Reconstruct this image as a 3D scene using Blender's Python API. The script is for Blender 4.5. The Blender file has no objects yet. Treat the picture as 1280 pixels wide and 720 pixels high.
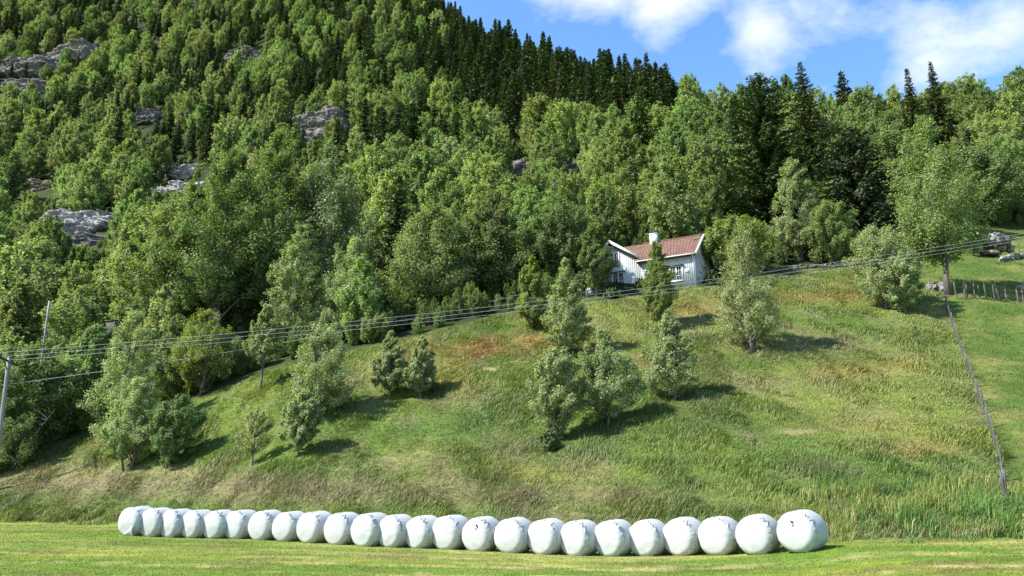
import bpy, math, random
import numpy as np
from mathutils import Vector, Matrix

rng = np.random.default_rng(7)
random.seed(7)
scene = bpy.context.scene
COL = scene.collection
R = math.radians

# ------------------------------------------------------------------ camera maths
F = 950.0
PITCH = R(15.4)
CAMZ = 1.6
SP, CP = math.sin(PITCH), math.cos(PITCH)

def slope_at(py):
    v = (360.0 - py) / F
    return (SP + v * CP) / (CP - v * SP)

def pix(px, py, Y):
    v = (360.0 - py) / F
    u = (px - 640.0) / F
    d = CP - v * SP
    return np.array([u / d * Y, Y, CAMZ + Y * (SP + v * CP) / d])

def proj(x, y, z):
    zz = z - CAMZ
    dep = y * CP + zz * SP
    up = -y * SP + zz * CP
    dep = np.maximum(dep, 1e-3)
    return 640 + F * x / dep, 360 - F * up / dep

# ------------------------------------------------------------------ numpy noise
def _hash(ix, iy, seed):
    h = (ix.astype(np.int64) * 374761393 + iy.astype(np.int64) * 668265263 + seed * 974634777) & 0x7fffffff
    h = ((h ^ (h >> 13)) * 1274126177) & 0x7fffffff
    h = h ^ (h >> 16)
    return (h & 0xffff) / 65535.0

def vnoise(x, y, seed=0):
    x = np.asarray(x, float); y = np.asarray(y, float)
    ix = np.floor(x); iy = np.floor(y)
    fx = x - ix; fy = y - iy
    ix = ix.astype(np.int64); iy = iy.astype(np.int64)
    fx = fx * fx * (3 - 2 * fx); fy = fy * fy * (3 - 2 * fy)
    a = _hash(ix, iy, seed); b = _hash(ix + 1, iy, seed)
    c = _hash(ix, iy + 1, seed); d = _hash(ix + 1, iy + 1, seed)
    return (a * (1 - fx) + b * fx) * (1 - fy) + (c * (1 - fx) + d * fx) * fy

def fbm(x, y, seed=0, oct=4):
    s = 0; a = 0.5; t = 0
    for i in range(oct):
        s = s + a * vnoise(x * 2 ** i, y * 2 ** i, seed + i * 17); t += a; a *= 0.5
    return s / t

def sstep(a, b, x):
    t = np.clip((x - a) / (b - a), 0, 1)
    return t * t * (3 - 2 * t)

# ------------------------------------------------------------------ terrain
COLS = {
    -160: [(652, 50), (620, 57), (575, 66), (500, 85), (400, 130), (300, 190), (200, 270), (100, 365), (0, 480), (-150, 640), (-160, 800)],
    0: [(650, 46), (612, 52), (575, 60), (500, 78), (400, 122), (300, 182), (200, 262), (100, 360), (0, 475), (-150, 640), (-160, 800)],
    160: [(650, 43), (600, 49), (560, 56), (505, 66), (430, 95), (330, 150), (230, 220), (120, 330), (0, 460), (-150, 630), (-160, 800)],
    320: [(640, 38), (580, 45), (500, 54), (468, 59), (430, 78), (340, 122), (240, 182), (150, 260), (0, 420), (-120, 580), (-120, 760)],
    480: [(640, 34), (560, 43), (490, 52), (443, 58), (410, 72), (340, 102), (240, 160), (130, 250), (0, 390), (-40, 460), (-20, 620)],
    640: [(640, 32), (540, 43), (450, 54), (400, 62), (370, 74), (300, 105), (200, 170), (120, 235), (75, 300), (85, 350), (140, 520)],
    800: [(640, 30), (540, 40), (450, 51), (374, 67), (350, 76), (300, 94), (220, 140), (160, 185), (135, 222), (145, 265), (200, 420)],
    960: [(640, 28), (540, 38), (450, 50), (366, 66), (340, 76), (300, 92), (240, 118), (195, 150), (188, 178), (200, 225), (250, 380)],
    1120: [(640, 27.5), (540, 37), (450, 49), (372, 64), (340, 74), (300, 91), (240, 118), (195, 148), (186, 175), (200, 225), (250, 380)],
    1280: [(645, 27.5), (555, 34.5), (475, 45), (378, 62), (330, 76), (292, 95), (230, 122), (185, 150), (172, 178), (185, 230), (240, 380)],
    1440: [(650, 27.5), (560, 35), (480, 46), (385, 62), (330, 78), (280, 96), (220, 122), (175, 150), (160, 178), (175, 230), (240, 380)],
}
A_T, A_R = 1.7, 1.0
pts = []
for px, L in COLS.items():
    d0 = L[0][1]
    P0 = pix(px, L[0][0], d0)
    u = P0[0] / P0[1]
    for dd, zz in ((0.35, -3.0), (0.6, -2.2), (d0 - 4.5, -0.75), ):
        Yq = dd if dd > 3 else d0 * dd
        pts.append((u * Yq, Yq, zz))
    for (py, d) in L:
        pts.append(tuple(pix(px, py, d)))
pts = np.array(pts)

def polar(x, y):
    r = np.hypot(x, y) + 1e-6
    th = np.arctan2(x, y)
    return th, r

_th, _r = polar(pts[:, 0], pts[:, 1])
_C = np.stack([_th * A_T, np.log(_r) * A_R], 1)
_V = pts[:, 2] / _r

def _phi(d2):
    return 0.5 * d2 * np.log(np.maximum(d2, 1e-12))

def _fit(C, V, lam):
    n = len(C)
    D2 = ((C[:, None, :] - C[None, :, :]) ** 2).sum(-1)
    K = _phi(D2) + lam * np.eye(n)
    P = np.concatenate([np.ones((n, 1)), C], 1)
    Am = np.zeros((n + 3, n + 3))
    Am[:n, :n] = K; Am[:n, n:] = P; Am[n:, :n] = P.T
    return np.linalg.solve(Am, np.concatenate([V, np.zeros(3)]))

_W = _fit(_C, _V, 0.0015)

def _tps(th, lr):
    out = np.empty(th.shape)
    flat_t = th.ravel() * A_T; flat_r = lr.ravel() * A_R
    o = np.empty(flat_t.shape)
    for i in range(0, len(flat_t), 40000):
        a = flat_t[i:i + 40000]; b = flat_r[i:i + 40000]
        D2 = (a[:, None] - _C[None, :, 0]) ** 2 + (b[:, None] - _C[None, :, 1]) ** 2
        o[i:i + 40000] = _phi(D2) @ _W[:-3] + _W[-3] + _W[-2] * a + _W[-1] * b
    return o.reshape(th.shape)

BALE_X = [172, 197, 222, 248, 275, 303, 334, 364, 396, 430, 465, 497, 531, 566, 604, 645, 687, 727, 770, 813, 858, 903, 951, 1006]
BALE_B = np.interp(BALE_X, [172, 248, 303, 364, 430, 465, 531, 566, 604, 645, 687, 727, 770, 813, 858, 903, 951, 1006], [669, 671.5, 674, 676, 679, 681, 684, 686.5, 689, 691, 692.5, 692.5, 692.5, 693.5, 693.5, 692.5, 690, 688])
BALE_H = np.interp(BALE_X, [172, 303, 364, 465, 566, 645, 727, 813, 858, 903, 951, 1006], [36, 36.5, 38, 41, 42, 43.5, 44.5, 45, 45.5, 46.5, 48, 50])
BALE_Y = 1.17 * F / BALE_H / .955
_bp = np.array([pix(a, b, c) for a, b, c in zip(BALE_X, BALE_B, BALE_Y)])
_bz = np.poly1d(np.polyfit(_bp[:, 0], _bp[:, 2], 4))
def field_z(x, y):
    return np.clip(_bz(np.clip(x, -15.5, 9.2)), -.6, .6) * sstep(8, 22, y) + 0.04 * (fbm(x * .25, y * .25, 3, 3) - .5)

def hill_z(x, y):
    th, r = polar(x, y)
    thc = np.clip(th, R(-47), R(47))
    w = _tps(thc, np.log(np.clip(r, 6, 900)))
    z = w * r
    n = (fbm(x * .07, y * .07, 11, 4) - .5) * np.clip(r * .02, 0, 6) * sstep(60, 130, r)
    n = n + (fbm(x * .16, y * .16, 21, 3) - .5) * 1.0 * sstep(30, 42, r) + (fbm(x * .9, y * .9, 31, 3) - .5) * 0.28
    z = z + n
    z = z - .6 * np.exp(-((x - 12) / 7) ** 2 - ((y - 71) / 4.5) ** 2)
    fade = 1 - sstep(R(60), R(100), np.abs(th))
    return z * fade - 2.0 * (1 - fade)

def H(x, y):
    x = np.asarray(x, float); y = np.asarray(y, float)
    a = field_z(x, y); b = hill_z(x, y)
    k = 0.25
    h = np.clip(0.5 + 0.5 * (b - a) / k, 0, 1)
    return a * (1 - h) + b * h + k * h * (1 - h)

def field_mask(x, y):
    return 1 - sstep(-0.12, 0.18, hill_z(x, y) - field_z(x, y))

_YS = np.geomspace(6, 760, 1400)
def ground_at(px, py):
    v = (360.0 - py) / F; u = (px - 640.0) / F
    d = CP - v * SP
    X = u / d * _YS
    Z = CAMZ + _YS * (SP + v * CP) / d
    below = np.nonzero(Z < H(X, _YS))[0]
    i = below[0] if len(below) else len(_YS) - 1
    return np.array([X[i], _YS[i], float(H(X[i], _YS[i]))])

# meadow / forest edge and fence line
EDGE_PX = [(-150, 572), (0, 572), (130, 548), (250, 503), (300, 480), (420, 452), (540, 420), (650, 394), (740, 374), (880, 357), (960, 343), (1070, 334), (1150, 326), (1195, 296), (1290, 284), (1420, 278)]
_e = np.array([ground_at(a, b) for a, b in EDGE_PX])
_eth, _er = polar(_e[:, 0], _e[:, 1])
def edge_r(th):
    return np.interp(th, _eth, _er)
FENCE_PX = [(1259, 632), (1253, 590), (1240, 543), (1222, 497), (1208, 458), (1195, 420), (1184, 385), (1179, 362)]
FENCE = np.array([ground_at(a, b) for a, b in FENCE_PX])
def fence_x(y):
    return np.interp(y, FENCE[:, 1], FENCE[:, 0])

# ------------------------------------------------------------------ object helpers
def link(o):
    COL.objects.link(o); return o

def tag(o, label=None, cat=None, group=None, kind=None):
    if label: o['label'] = label
    if cat: o['category'] = cat
    if group: o['group'] = group
    if kind: o['kind'] = kind
    return o

def empty(name, loc=(0, 0, 0), rz=0.0, scale=1.0):
    o = bpy.data.objects.new(name, None)
    o.empty_display_size = 0.3
    o.location = loc; o.rotation_euler = (0, 0, rz)
    o.scale = (scale, scale, scale) if np.isscalar(scale) else scale
    return link(o)

def obj(name, me, parent=None, mat=None, loc=None):
    o = bpy.data.objects.new(name, me)
    if mat is not None and not me.materials: me.materials.append(mat)
    if parent is not None: o.parent = parent
    if loc is not None: o.location = loc
    return link(o)

def mesh_np(name, V, faces, smooth=False):
    """faces: list of int arrays (n,k)"""
    me = bpy.data.meshes.new(name)
    V = np.ascontiguousarray(V, dtype=np.float32)
    me.vertices.add(len(V)); me.vertices.foreach_set('co', V.ravel())
    faces = [np.asarray(f, dtype=np.int32) for f in faces if len(f)]
    nl = sum(f.size for f in faces); nf = sum(len(f) for f in faces)
    me.loops.add(nl); me.polygons.add(nf)
    me.loops.foreach_set('vertex_index', np.concatenate([f.ravel() for f in faces]))
    st = []; tot = 0
    for f in faces:
        st.append(tot + np.arange(len(f)) * f.shape[1]); tot += f.size
    me.polygons.foreach_set('loop_start', np.concatenate(st).astype(np.int32))
    if smooth: me.polygons.foreach_set('use_smooth', np.ones(nf, bool))
    me.update(calc_edges=True)
    return me

class MB:
    def __init__(s): s.v = []; s.q = []; s.t = []; s.n = 0
    def add(s, V, quads=(), tris=()):
        V = np.asarray(V, float)
        if len(quads): s.q.append(np.asarray(quads, int).reshape(-1, 4) + s.n)
        if len(tris): s.t.append(np.asarray(tris, int).reshape(-1, 3) + s.n)
        s.v.append(V); s.n += len(V)
    def box(s, c, size, M=None):
        hx, hy, hz = [a / 2 for a in size]
        V = np.array([(x, y, z) for z in (-hz, hz) for y in (-hy, hy) for x in (-hx, hx)])
        if M is not None: V = V @ np.array(M).T
        V = V + np.array(c)
        s.add(V, [(0, 2, 3, 1), (4, 5, 7, 6), (0, 1, 5, 4), (2, 6, 7, 3), (0, 4, 6, 2), (1, 3, 7, 5)])
    def bar(s, a, b, w, h=None):
        h = h or w
        a = np.array(a, float); b = np.array(b, float)
        d = b - a; L = np.linalg.norm(d); d = d / L
        up = np.array([0, 0, 1.0]) if abs(d[2]) < .95 else np.array([0, 1.0, 0])
        x = np.cross(d, up); x /= np.linalg.norm(x); z = np.cross(x, d)
        M = np.stack([x, d, z], 1)
        s.box((a + b) / 2, (w, L, h), M)
    def prism(s, poly, ext):
        """poly: list of 3D pts (planar), extruded by vector ext"""
        P = np.array(poly, float); n = len(P)
        V = np.concatenate([P, P + np.array(ext)])
        s.add(V)
        base = s.n - 2 * n
        for i in range(n):
            j = (i + 1) % n
            s.q.append(np.array([[base + i, base + j, base + n + j, base + n + i]]))
        for i in range(1, n - 1):
            s.t.append(np.array([[base, base + i + 1, base + i]]))
            s.t.append(np.array([[base + n, base + n + i, base + n + i + 1]]))
    def tube(s, P, rad, k=6, cap=True):
        P = np.asarray(P, float); n = len(P)
        rad = np.broadcast_to(np.asarray(rad, float), (n,))
        T = np.gradient(P, axis=0); T /= (np.linalg.norm(T, axis=1, keepdims=True) + 1e-9)
        ref = np.array([1.0, 0.02, 0.03]) if abs(T[0][0]) < .8 else np.array([0, 0.02, 1.0])
        X = np.cross(T, ref); X /= (np.linalg.norm(X, axis=1, keepdims=True) + 1e-9)
        Yv = np.cross(T, X)
        a = np.arange(k) / k * 2 * np.pi
        V = P[:, None, :] + rad[:, None, None] * (np.cos(a)[None, :, None] * X[:, None, :] + np.sin(a)[None, :, None] * Yv[:, None, :])
        q = []
        for i in range(n - 1):
            for j in range(k):
                jj = (j + 1) % k
                q.append((i * k + j, i * k + jj, (i + 1) * k + jj, (i + 1) * k + j))
        V = V.reshape(-1, 3)
        tr = []
        if cap:
            V = np.concatenate([V, P[:1], P[-1:]])
            for j in range(k):
                jj = (j + 1) % k
                tr.append((n * k, jj, j)); tr.append((n * k + 1, (n - 1) * k + j, (n - 1) * k + jj))
        s.add(V, q, tr)
    def mesh(s, name, smooth=False):
        fs = []
        if s.q: fs.append(np.concatenate(s.q))
        if s.t: fs.append(np.concatenate(s.t))
        return mesh_np(name, np.concatenate(s.v), fs, smooth)

# ------------------------------------------------------------------ materials
def new_mat(name):
    m = bpy.data.materials.new(name); m.use_nodes = True
    nt = m.node_tree; nt.nodes.clear()
    return m, nt

def nd(nt, typ, **kw):
    n = nt.nodes.new(typ)
    for k, v in kw.items():
        if k.startswith('i_'):
            key = k[2:]
            key = int(key) if key.isdigit() else key.replace('_', ' ')
            if hasattr(v, 'is_output') or isinstance(v, bpy.types.NodeSocket): nt.links.new(v, n.inputs[key])
            else: n.inputs[key].default_value = v
        else: setattr(n, k, v)
    return n

def ramp(nt, fac, stops, interp='LINEAR'):
    n = nt.nodes.new('ShaderNodeValToRGB')
    n.color_ramp.interpolation = interp
    e = n.color_ramp.elements
    while len(e) < len(stops): e.new(0.5)
    for i, (p, c) in enumerate(stops):
        e[i].position = p; e[i].color = (c[0], c[1], c[2], 1)
    nt.links.new(fac, n.inputs[0])
    return n.outputs[0]

def noise(nt, scale, vec=None, detail=4, rough=.55, dist=0.0):
    n = nt.nodes.new('ShaderNodeTexNoise')
    n.inputs['Scale'].default_value = scale; n.inputs['Detail'].default_value = detail
    n.inputs['Roughness'].default_value = rough; n.inputs['Distortion'].default_value = dist
    if vec is not None: nt.links.new(vec, n.inputs['Vector'])
    return n.outputs['Fac']

def mixc(nt, fac, a, b, mode='MIX'):
    n = nt.nodes.new('ShaderNodeMix'); n.data_type = 'RGBA'; n.blend_type = mode
    for sock, v in ((n.inputs[0], fac), (n.inputs[6], a), (n.inputs[7], b)):
        if isinstance(v, bpy.types.NodeSocket): nt.links.new(v, sock)
        elif np.isscalar(v): sock.default_value = v
        else: sock.default_value = (v[0], v[1], v[2], 1)
    return n.outputs[2]

def math_(nt, op, a, b=None, clamp=False):
    n = nt.nodes.new('ShaderNodeMath'); n.operation = op; n.use_clamp = clamp
    for i, v in enumerate((a, b)):
        if v is None: continue
        if isinstance(v, bpy.types.NodeSocket): nt.links.new(v, n.inputs[i])
        else: n.inputs[i].default_value = v
    return n.outputs[0]

def bump(nt, h, strength=.5, dist=.05):
    n = nt.nodes.new('ShaderNodeBump')
    n.inputs['Strength'].default_value = strength; n.inputs['Distance'].default_value = dist
    nt.links.new(h, n.inputs['Height'])
    return n.outputs[0]

def princ(nt, color, rough=.7, spec=.3, normal=None):
    n = nt.nodes.new('ShaderNodeBsdfPrincipled')
    if isinstance(color, bpy.types.NodeSocket): nt.links.new(color, n.inputs['Base Color'])
    else: n.inputs['Base Color'].default_value = (*color, 1)
    if isinstance(rough, bpy.types.NodeSocket): nt.links.new(rough, n.inputs['Roughness'])
    else: n.inputs['Roughness'].default_value = rough
    n.inputs['Specular IOR Level'].default_value = spec
    if normal is not None: nt.links.new(normal, n.inputs['Normal'])
    return n

def out(nt, shader):
    o = nt.nodes.new('ShaderNodeOutputMaterial')
    nt.links.new(shader, o.inputs[0]); return o

def pos_(nt): return nd(nt, 'ShaderNodeNewGeometry').outputs['Position']

def simple_mat(name, c1, c2, scale, rough=.8, bstr=.3, bd=.02, spec=.3, objco=True, stretch=None):
    m, nt = new_mat(name)
    vec = nd(nt, 'ShaderNodeTexCoord').outputs['Object'] if objco else pos_(nt)
    if stretch:
        mp = nd(nt, 'ShaderNodeMapping'); nt.links.new(vec, mp.inputs[0]); mp.inputs['Scale'].default_value = stretch; vec = mp.outputs[0]
    f = noise(nt, scale, vec, 6, .65)
    c = ramp(nt, f, [(.3, c1), (.7, c2)])
    p = princ(nt, c, rough, spec, bump(nt, f, bstr, bd))
    out(nt, p.outputs[0]); return m

def leaf_mat(name, stops, under=None, var=.3, transl=.42, tcol=1.7, rough=.55, spec=.2, scale_n=None, huevar=.03):
    """two-sided leaf: colour per leaf, colour per tree, paler underside"""
    m, nt = new_mat(name)
    g = nd(nt, 'ShaderNodeNewGeometry')
    c = ramp(nt, g.outputs['Random Per Island'], stops)
    oi = nd(nt, 'ShaderNodeObjectInfo')
    r = oi.outputs['Random']
    hs = nd(nt, 'ShaderNodeHueSaturation')
    nt.links.new(c, hs.inputs['Color'])
    nt.links.new(math_(nt, 'MULTIPLY_ADD', r, huevar * 2), hs.inputs['Hue']); hs.inputs['Hue'].default_value = .5
    hn = hs.inputs['Hue'].links[0].from_node; hn.inputs[2].default_value = .5 - huevar
    r2 = nd(nt, 'ShaderNodeTexWhiteNoise', noise_dimensions='1D'); nt.links.new(r, r2.inputs['W'])
    v = math_(nt, 'MULTIPLY_ADD', r2.outputs[0], 2 * var); v.node.inputs[2].default_value = 1 - var
    nt.links.new(v, hs.inputs['Value'])
    c = hs.outputs[0]
    top = c
    if under is not None:
        top = mixc(nt, math_(nt, 'MULTIPLY', g.outputs['Backfacing'], under[3] if len(under) > 3 else .8), c, under[:3])
    p = princ(nt, top, rough, spec)
    t = nd(nt, 'ShaderNodeBsdfTranslucent')
    tc = mixc(nt, 1.0, c, (tcol * 1.0, tcol * 1.05, tcol * .55), 'MULTIPLY')
    nt.links.new(tc, t.inputs[0])
    mx = nd(nt, 'ShaderNodeMixShader'); mx.inputs[0].default_value = transl
    nt.links.new(p.outputs[0], mx.inputs[1]); nt.links.new(t.outputs[0], mx.inputs[2])
    out(nt, mx.outputs[0]); return m

M = {}
M['birch'] = leaf_mat('birch_leaves', [(0, (.1, .14, .036)), (.5, (.148, .205, .062)), (1, (.225, .28, .105))], (.19, .23, .1, .5))
M['alder'] = leaf_mat('alder_leaves', [(0, (.075, .115, .03)), (.5, (.12, .172, .05)), (1, (.19, .24, .085))], (.17, .2, .09, .5))
M['willow'] = leaf_mat('willow_leaves', [(0, (.095, .135, .034)), (.5, (.15, .2, .056)), (.75, (.23, .275, .11)), (1, (.35, .39, .2))], (.34, .37, .21, .55), var=.12, huevar=.015)
M['ash'] = leaf_mat('ash_leaves', [(0, (.055, .09, .02)), (.5, (.09, .135, .033)), (1, (.15, .195, .065))], (.17, .23, .09, .5), var=.12, huevar=.015)
M['young'] = leaf_mat('young_birch_leaves', [(0, (.09, .13, .018)), (.5, (.15, .195, .03)), (1, (.22, .26, .05))], (.2, .22, .11, .5), var=.12, huevar=.012)
M['spruce'] = leaf_mat('spruce_needles', [(0, (.024, .046, .014)), (.6, (.044, .074, .022)), (1, (.085, .115, .034))], None, var=.25, transl=.1, rough=.6, spec=.25)
M['olive'] = leaf_mat('dull_spruce_needles', [(0, (.024, .038, .015)), (.6, (.042, .06, .023)), (1, (.075, .09, .035))], None, var=.1, transl=.1, rough=.6, spec=.25)
M['bark'] = simple_mat('grey_bark', (.045, .038, .03), (.15, .13, .11), 6, .9, .6, .03, stretch=(1, 1, .2))
M['birchbark'] = simple_mat('pale_birch_bark', (.05, .045, .04), (.42, .4, .36), 5, .8, .4, .02, stretch=(.6, .6, 1.6))
M['sprucebark'] = simple_mat('brown_bark', (.04, .028, .02), (.11, .08, .055), 8, .9, .6, .03)
M['rock'] = None

# ------------------------------------------------------------------ vegetation colour of the ground
GREEN = np.array([.084, .138, .026]); YELL = np.array([.15, .182, .042]); RUST = np.array([.23, .14, .06])
BEIGE = np.array([.27, .23, .13]); HEATH = np.array([.17, .145, .09]); LUSH = np.array([.07, .125, .028]); DARKG = np.array([.06, .09, .025])
PATCH = [  # px, py, sx, sy, colour, strength
    (1050, 468, 70, 12, RUST, .8), (1130, 455, 40, 10, RUST, .6), (940, 375, 160, 14, YELL, .7), (1010, 372, 90, 8, RUST, .45), (880, 385, 70, 14, RUST, .4),
    (600, 438, 80, 10, RUST, .7), (660, 425, 60, 8, RUST, .6), (560, 470, 90, 14, YELL, .5), (1145, 560, 50, 9, RUST, .7), (1080, 530, 60, 8, RUST, .5),
    (1000, 540, 24, 4, BEIGE, 1.0), (700, 463, 22, 4, BEIGE, .8), (610, 462, 14, 3, BEIGE, .8), (1060, 500, 120, 40, YELL, .55), (1140, 480, 70, 60, YELL, .5), (1000, 430, 120, 16, HEATH, .4),
    (560, 620, 260, 16, HEATH, .75), (350, 610, 200, 14, HEATH, .7), (120, 605, 150, 14, HEATH, .85), (220, 590, 60, 8, BEIGE, .6), (60, 590, 90, 14, BEIGE, .5),
    (640, 560, 60, 18, HEATH, .5), (660, 590, 70, 10, RUST, .3), (960, 600, 160, 22, LUSH, .5), (1150, 610, 110, 35, LUSH, .6), (800, 570, 120, 22, LUSH, .45), (900, 530, 100, 16, DARKG, .4),
    (560, 535, 90, 14, LUSH, .6), (430, 540, 60, 14, LUSH, .5), (450, 590, 80, 10, LUSH, .45), (300, 540, 60, 20, YELL, .5), (340, 490, 50, 14, YELL, .7), (520, 580, 60, 14, HEATH, .4), (600, 500, 60, 8, HEATH, .5),
    (760, 480, 60, 10, LUSH, .4), (870, 470, 70, 12, LUSH, .5), (950, 480, 120, 10, HEATH, .45), (1020, 590, 60, 10, HEATH, .35), (120, 640, 130, 8, LUSH, .6),
]
def veg_col(x, y, z):
    px, py = proj(x, y, z)
    n1 = fbm(x * .14 + 3 + y * .04, y * .1, 41, 4); n2 = fbm(x * .5 + y * .15, y * .3, 51, 4); n3 = fbm(x * .05, y * .05, 61, 3)
    c = GREEN[None] + (YELL - GREEN)[None] * sstep(.42, .68, n1)[:, None]
    c = c + (HEATH - c) * (sstep(.5, .72, n2) * .5)[:, None]
    c = c + (RUST - c) * (sstep(.62, .72, fbm(x * .22 + 9, y * .16, 71, 4)) * .5 * sstep(.4, .6, n3))[:, None]
    c = c + (DARKG - c) * (sstep(.55, .75, fbm(x * .4 + y * .1, y * .22, 81, 3)) * .7)[:, None]
    dry = sstep(.5, .68, fbm(x * .33 - y * .12 + 7, y * .13, 301, 4))
    c = c + (np.array([.22, .2, .1]) - c) * (dry * .2)[:, None]
    spk = sstep(.6, .74, fbm(x * 1.3, y * .6, 305, 3))
    c = c + (np.array([.25, .22, .13]) - c) * (spk * .2)[:, None]
    wob = 0.35 + 1.3 * fbm(x * .6, y * .35, 91, 3)
    for (a, b, sx, sy, cc, st) in PATCH:
        w = np.exp(-((px - a) / sx) ** 2 - ((py - b) / sy) ** 2) * st * wob
        c = c + (cc - c) * np.clip(w, 0, 1)[:, None]
    # pasture right of the fence is short and evenly green
    ps = sstep(0, .5, x - fence_x(y)) * sstep(24, 30, y)
    pn = fbm(x * .35, y * .6, 95, 4)
    pc = np.array([.075, .125, .026])[None] + (np.array([.15, .165, .05]) - np.array([.075, .125, .026]))[None] * sstep(.4, .75, pn)[:, None]
    c = c + (pc - c) * ps[:, None]
    return c

def field_col(x, y):
    s = fbm(x * .10 + 5, y * 1.1, 101, 4); s2 = fbm(x * .8, y * 2.4, 111, 4); s3 = fbm(x * .18, y * .5, 121, 3)
    c = np.array([.1, .165, .024])[None] + (np.array([.155, .2, .035]) - np.array([.1, .165, .024]))[None] * sstep(.35, .65, s3)[:, None]
    near = sstep(27, 18, y)
    w = sstep(.46, .62, s) * sstep(.36, .58, s2)
    c = c + (np.array([.34, .30, .14]) - c) * (w * (.35 + .55 * near))[:, None]
    b = sstep(.63, .72, fbm(x * .3 + 2, y * .9, 131, 3))
    c = c + (np.array([.12, .085, .04]) - c) * (b * .55)[:, None]
    return c

# ------------------------------------------------------------------ ground mesh
def build_ground():
    th = np.concatenate([np.radians(np.linspace(-180, -50, 40, endpoint=False)), np.radians(np.linspace(-50, 50, 520)), np.radians(np.linspace(50, 180, 40)[1:])])
    r = np.concatenate([[0.6], np.geomspace(2.0, 24, 90), np.geomspace(24, 95, 260)[1:], np.geomspace(95, 1600, 190)[1:]])
    TT, RR = np.meshgrid(th, r)
    X = (np.sin(TT) * RR).ravel(); Yy = (np.cos(TT) * RR).ravel()
    Z = H(X, Yy)
    nth, nr = len(th), len(r)
    i = np.arange(nr - 1)[:, None] * nth + np.arange(nth - 1)[None, :]
    q = np.stack([i, i + nth, i + nth + 1, i + 1], -1).reshape(-1, 4)
    V = np.stack([X, Yy, Z], 1)
    me = mesh_np('hillside', V, [q], True)
    fm = field_mask(X, Yy)
    t, rr = polar(X, Yy)
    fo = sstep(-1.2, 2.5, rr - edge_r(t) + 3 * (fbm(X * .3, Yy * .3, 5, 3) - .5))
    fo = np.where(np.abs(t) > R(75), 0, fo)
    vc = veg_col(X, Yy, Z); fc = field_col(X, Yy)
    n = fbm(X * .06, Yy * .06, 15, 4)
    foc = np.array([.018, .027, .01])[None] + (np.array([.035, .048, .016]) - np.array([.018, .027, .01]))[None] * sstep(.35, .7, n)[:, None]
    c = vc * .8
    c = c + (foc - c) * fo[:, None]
    c = c + (fc - c) * fm[:, None]
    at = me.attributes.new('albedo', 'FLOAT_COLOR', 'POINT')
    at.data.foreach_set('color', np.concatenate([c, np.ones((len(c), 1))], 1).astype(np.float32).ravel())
    m, nt = new_mat('ground_cover')
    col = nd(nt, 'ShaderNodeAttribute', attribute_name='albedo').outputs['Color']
    p = pos_(nt)
    f1 = noise(nt, 2.2, p, 8, .7); f2 = noise(nt, .35, p, 6, .6)
    col = mixc(nt, 1.0, col, ramp(nt, f1, [(.25, (.5, .5, .45)), (.75, (1.45, 1.4, 1.3))]), 'MULTIPLY')
    col = mixc(nt, 1.0, col, ramp(nt, f2, [(.3, (.75, .8, .75)), (.7, (1.2, 1.15, 1.1))]), 'MULTIPLY')
    s = princ(nt, col, .95, .1, bump(nt, f1, .8, .12))
    out(nt, s.outputs[0])
    o = obj('ground', me, None, m)
    tag(o, kind='structure', label='hillside rising from the mown hayfield to the forested mountain')
build_ground()

# ------------------------------------------------------------------ grass
def grass_mat(name, transl=.3):
    m, nt = new_mat(name)
    col = nd(nt, 'ShaderNodeAttribute', attribute_name='albedo').outputs['Color']
    g = nd(nt, 'ShaderNodeNewGeometry')
    col = mixc(nt, 1.0, col, ramp(nt, g.outputs['Random Per Island'], [(0, (.62, .68, .6)), (.6, (1.05, 1.05, 1.0)), (1, (1.6, 1.5, 1.5))]), 'MULTIPLY')
    p = princ(nt, col, .6, .25)
    t = nd(nt, 'ShaderNodeBsdfTranslucent'); nt.links.new(mixc(nt, 1.0, col, (1.2, 1.2, .8), 'MULTIPLY'), t.inputs[0])
    mx = nd(nt, 'ShaderNodeMixShader'); mx.inputs[0].default_value = transl
    nt.links.new(p.outputs[0], mx.inputs[1]); nt.links.new(t.outputs[0], mx.inputs[2])
    out(nt, mx.outputs[0]); return m
M['grass'] = grass_mat('grass_blades')

def blades(name, x, y, h, w, lean, col, label, cat='grass', jit=.5, swirl=0.0):
    n = len(x)
    z = H(x, y) - .02
    a = rng.uniform(0, 2 * np.pi, n)
    side = np.stack([np.cos(a), np.sin(a), np.zeros(n)], 1) * (w / 2)[:, None]
    sw = swirl * 2.4
    ln = np.stack([lean[0] + sw * (fbm(x * .55, y * .3, 281, 3) - .5) + rng.normal(0, jit, n), lean[1] + sw * (fbm(x * .5 + 9, y * .3, 291, 3) - .5) + rng.normal(0, jit, n)], 1)
    B = np.stack([x, y, z], 1)
    mid = B + np.stack([ln[:, 0] * h * .22, ln[:, 1] * h * .22, h * .58], 1)
    tip = B + np.stack([ln[:, 0] * h * .85, ln[:, 1] * h * .85, h * (1 - .28 * np.clip(np.hypot(ln[:, 0], ln[:, 1]), 0, 2))], 1)
    V = np.stack([B - side, B + side, mid + side * .8, mid - side * .8, tip], 1).reshape(-1, 3)
    k = np.arange(n) * 5
    q = np.stack([k, k + 1, k + 2, k + 3], 1); t = np.stack([k + 3, k + 2, k + 4], 1)
    me = mesh_np(name, V, [q, t])
    at = me.attributes.new('albedo', 'FLOAT_COLOR', 'POINT')
    cc = np.repeat(np.concatenate([col, np.ones((n, 1))], 1), 5, axis=0).astype(np.float32)
    at.data.foreach_set('color', cc.ravel())
    o = obj(name, me, None, M['grass'])
    tag(o, label, cat, kind='stuff')
    return o

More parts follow.
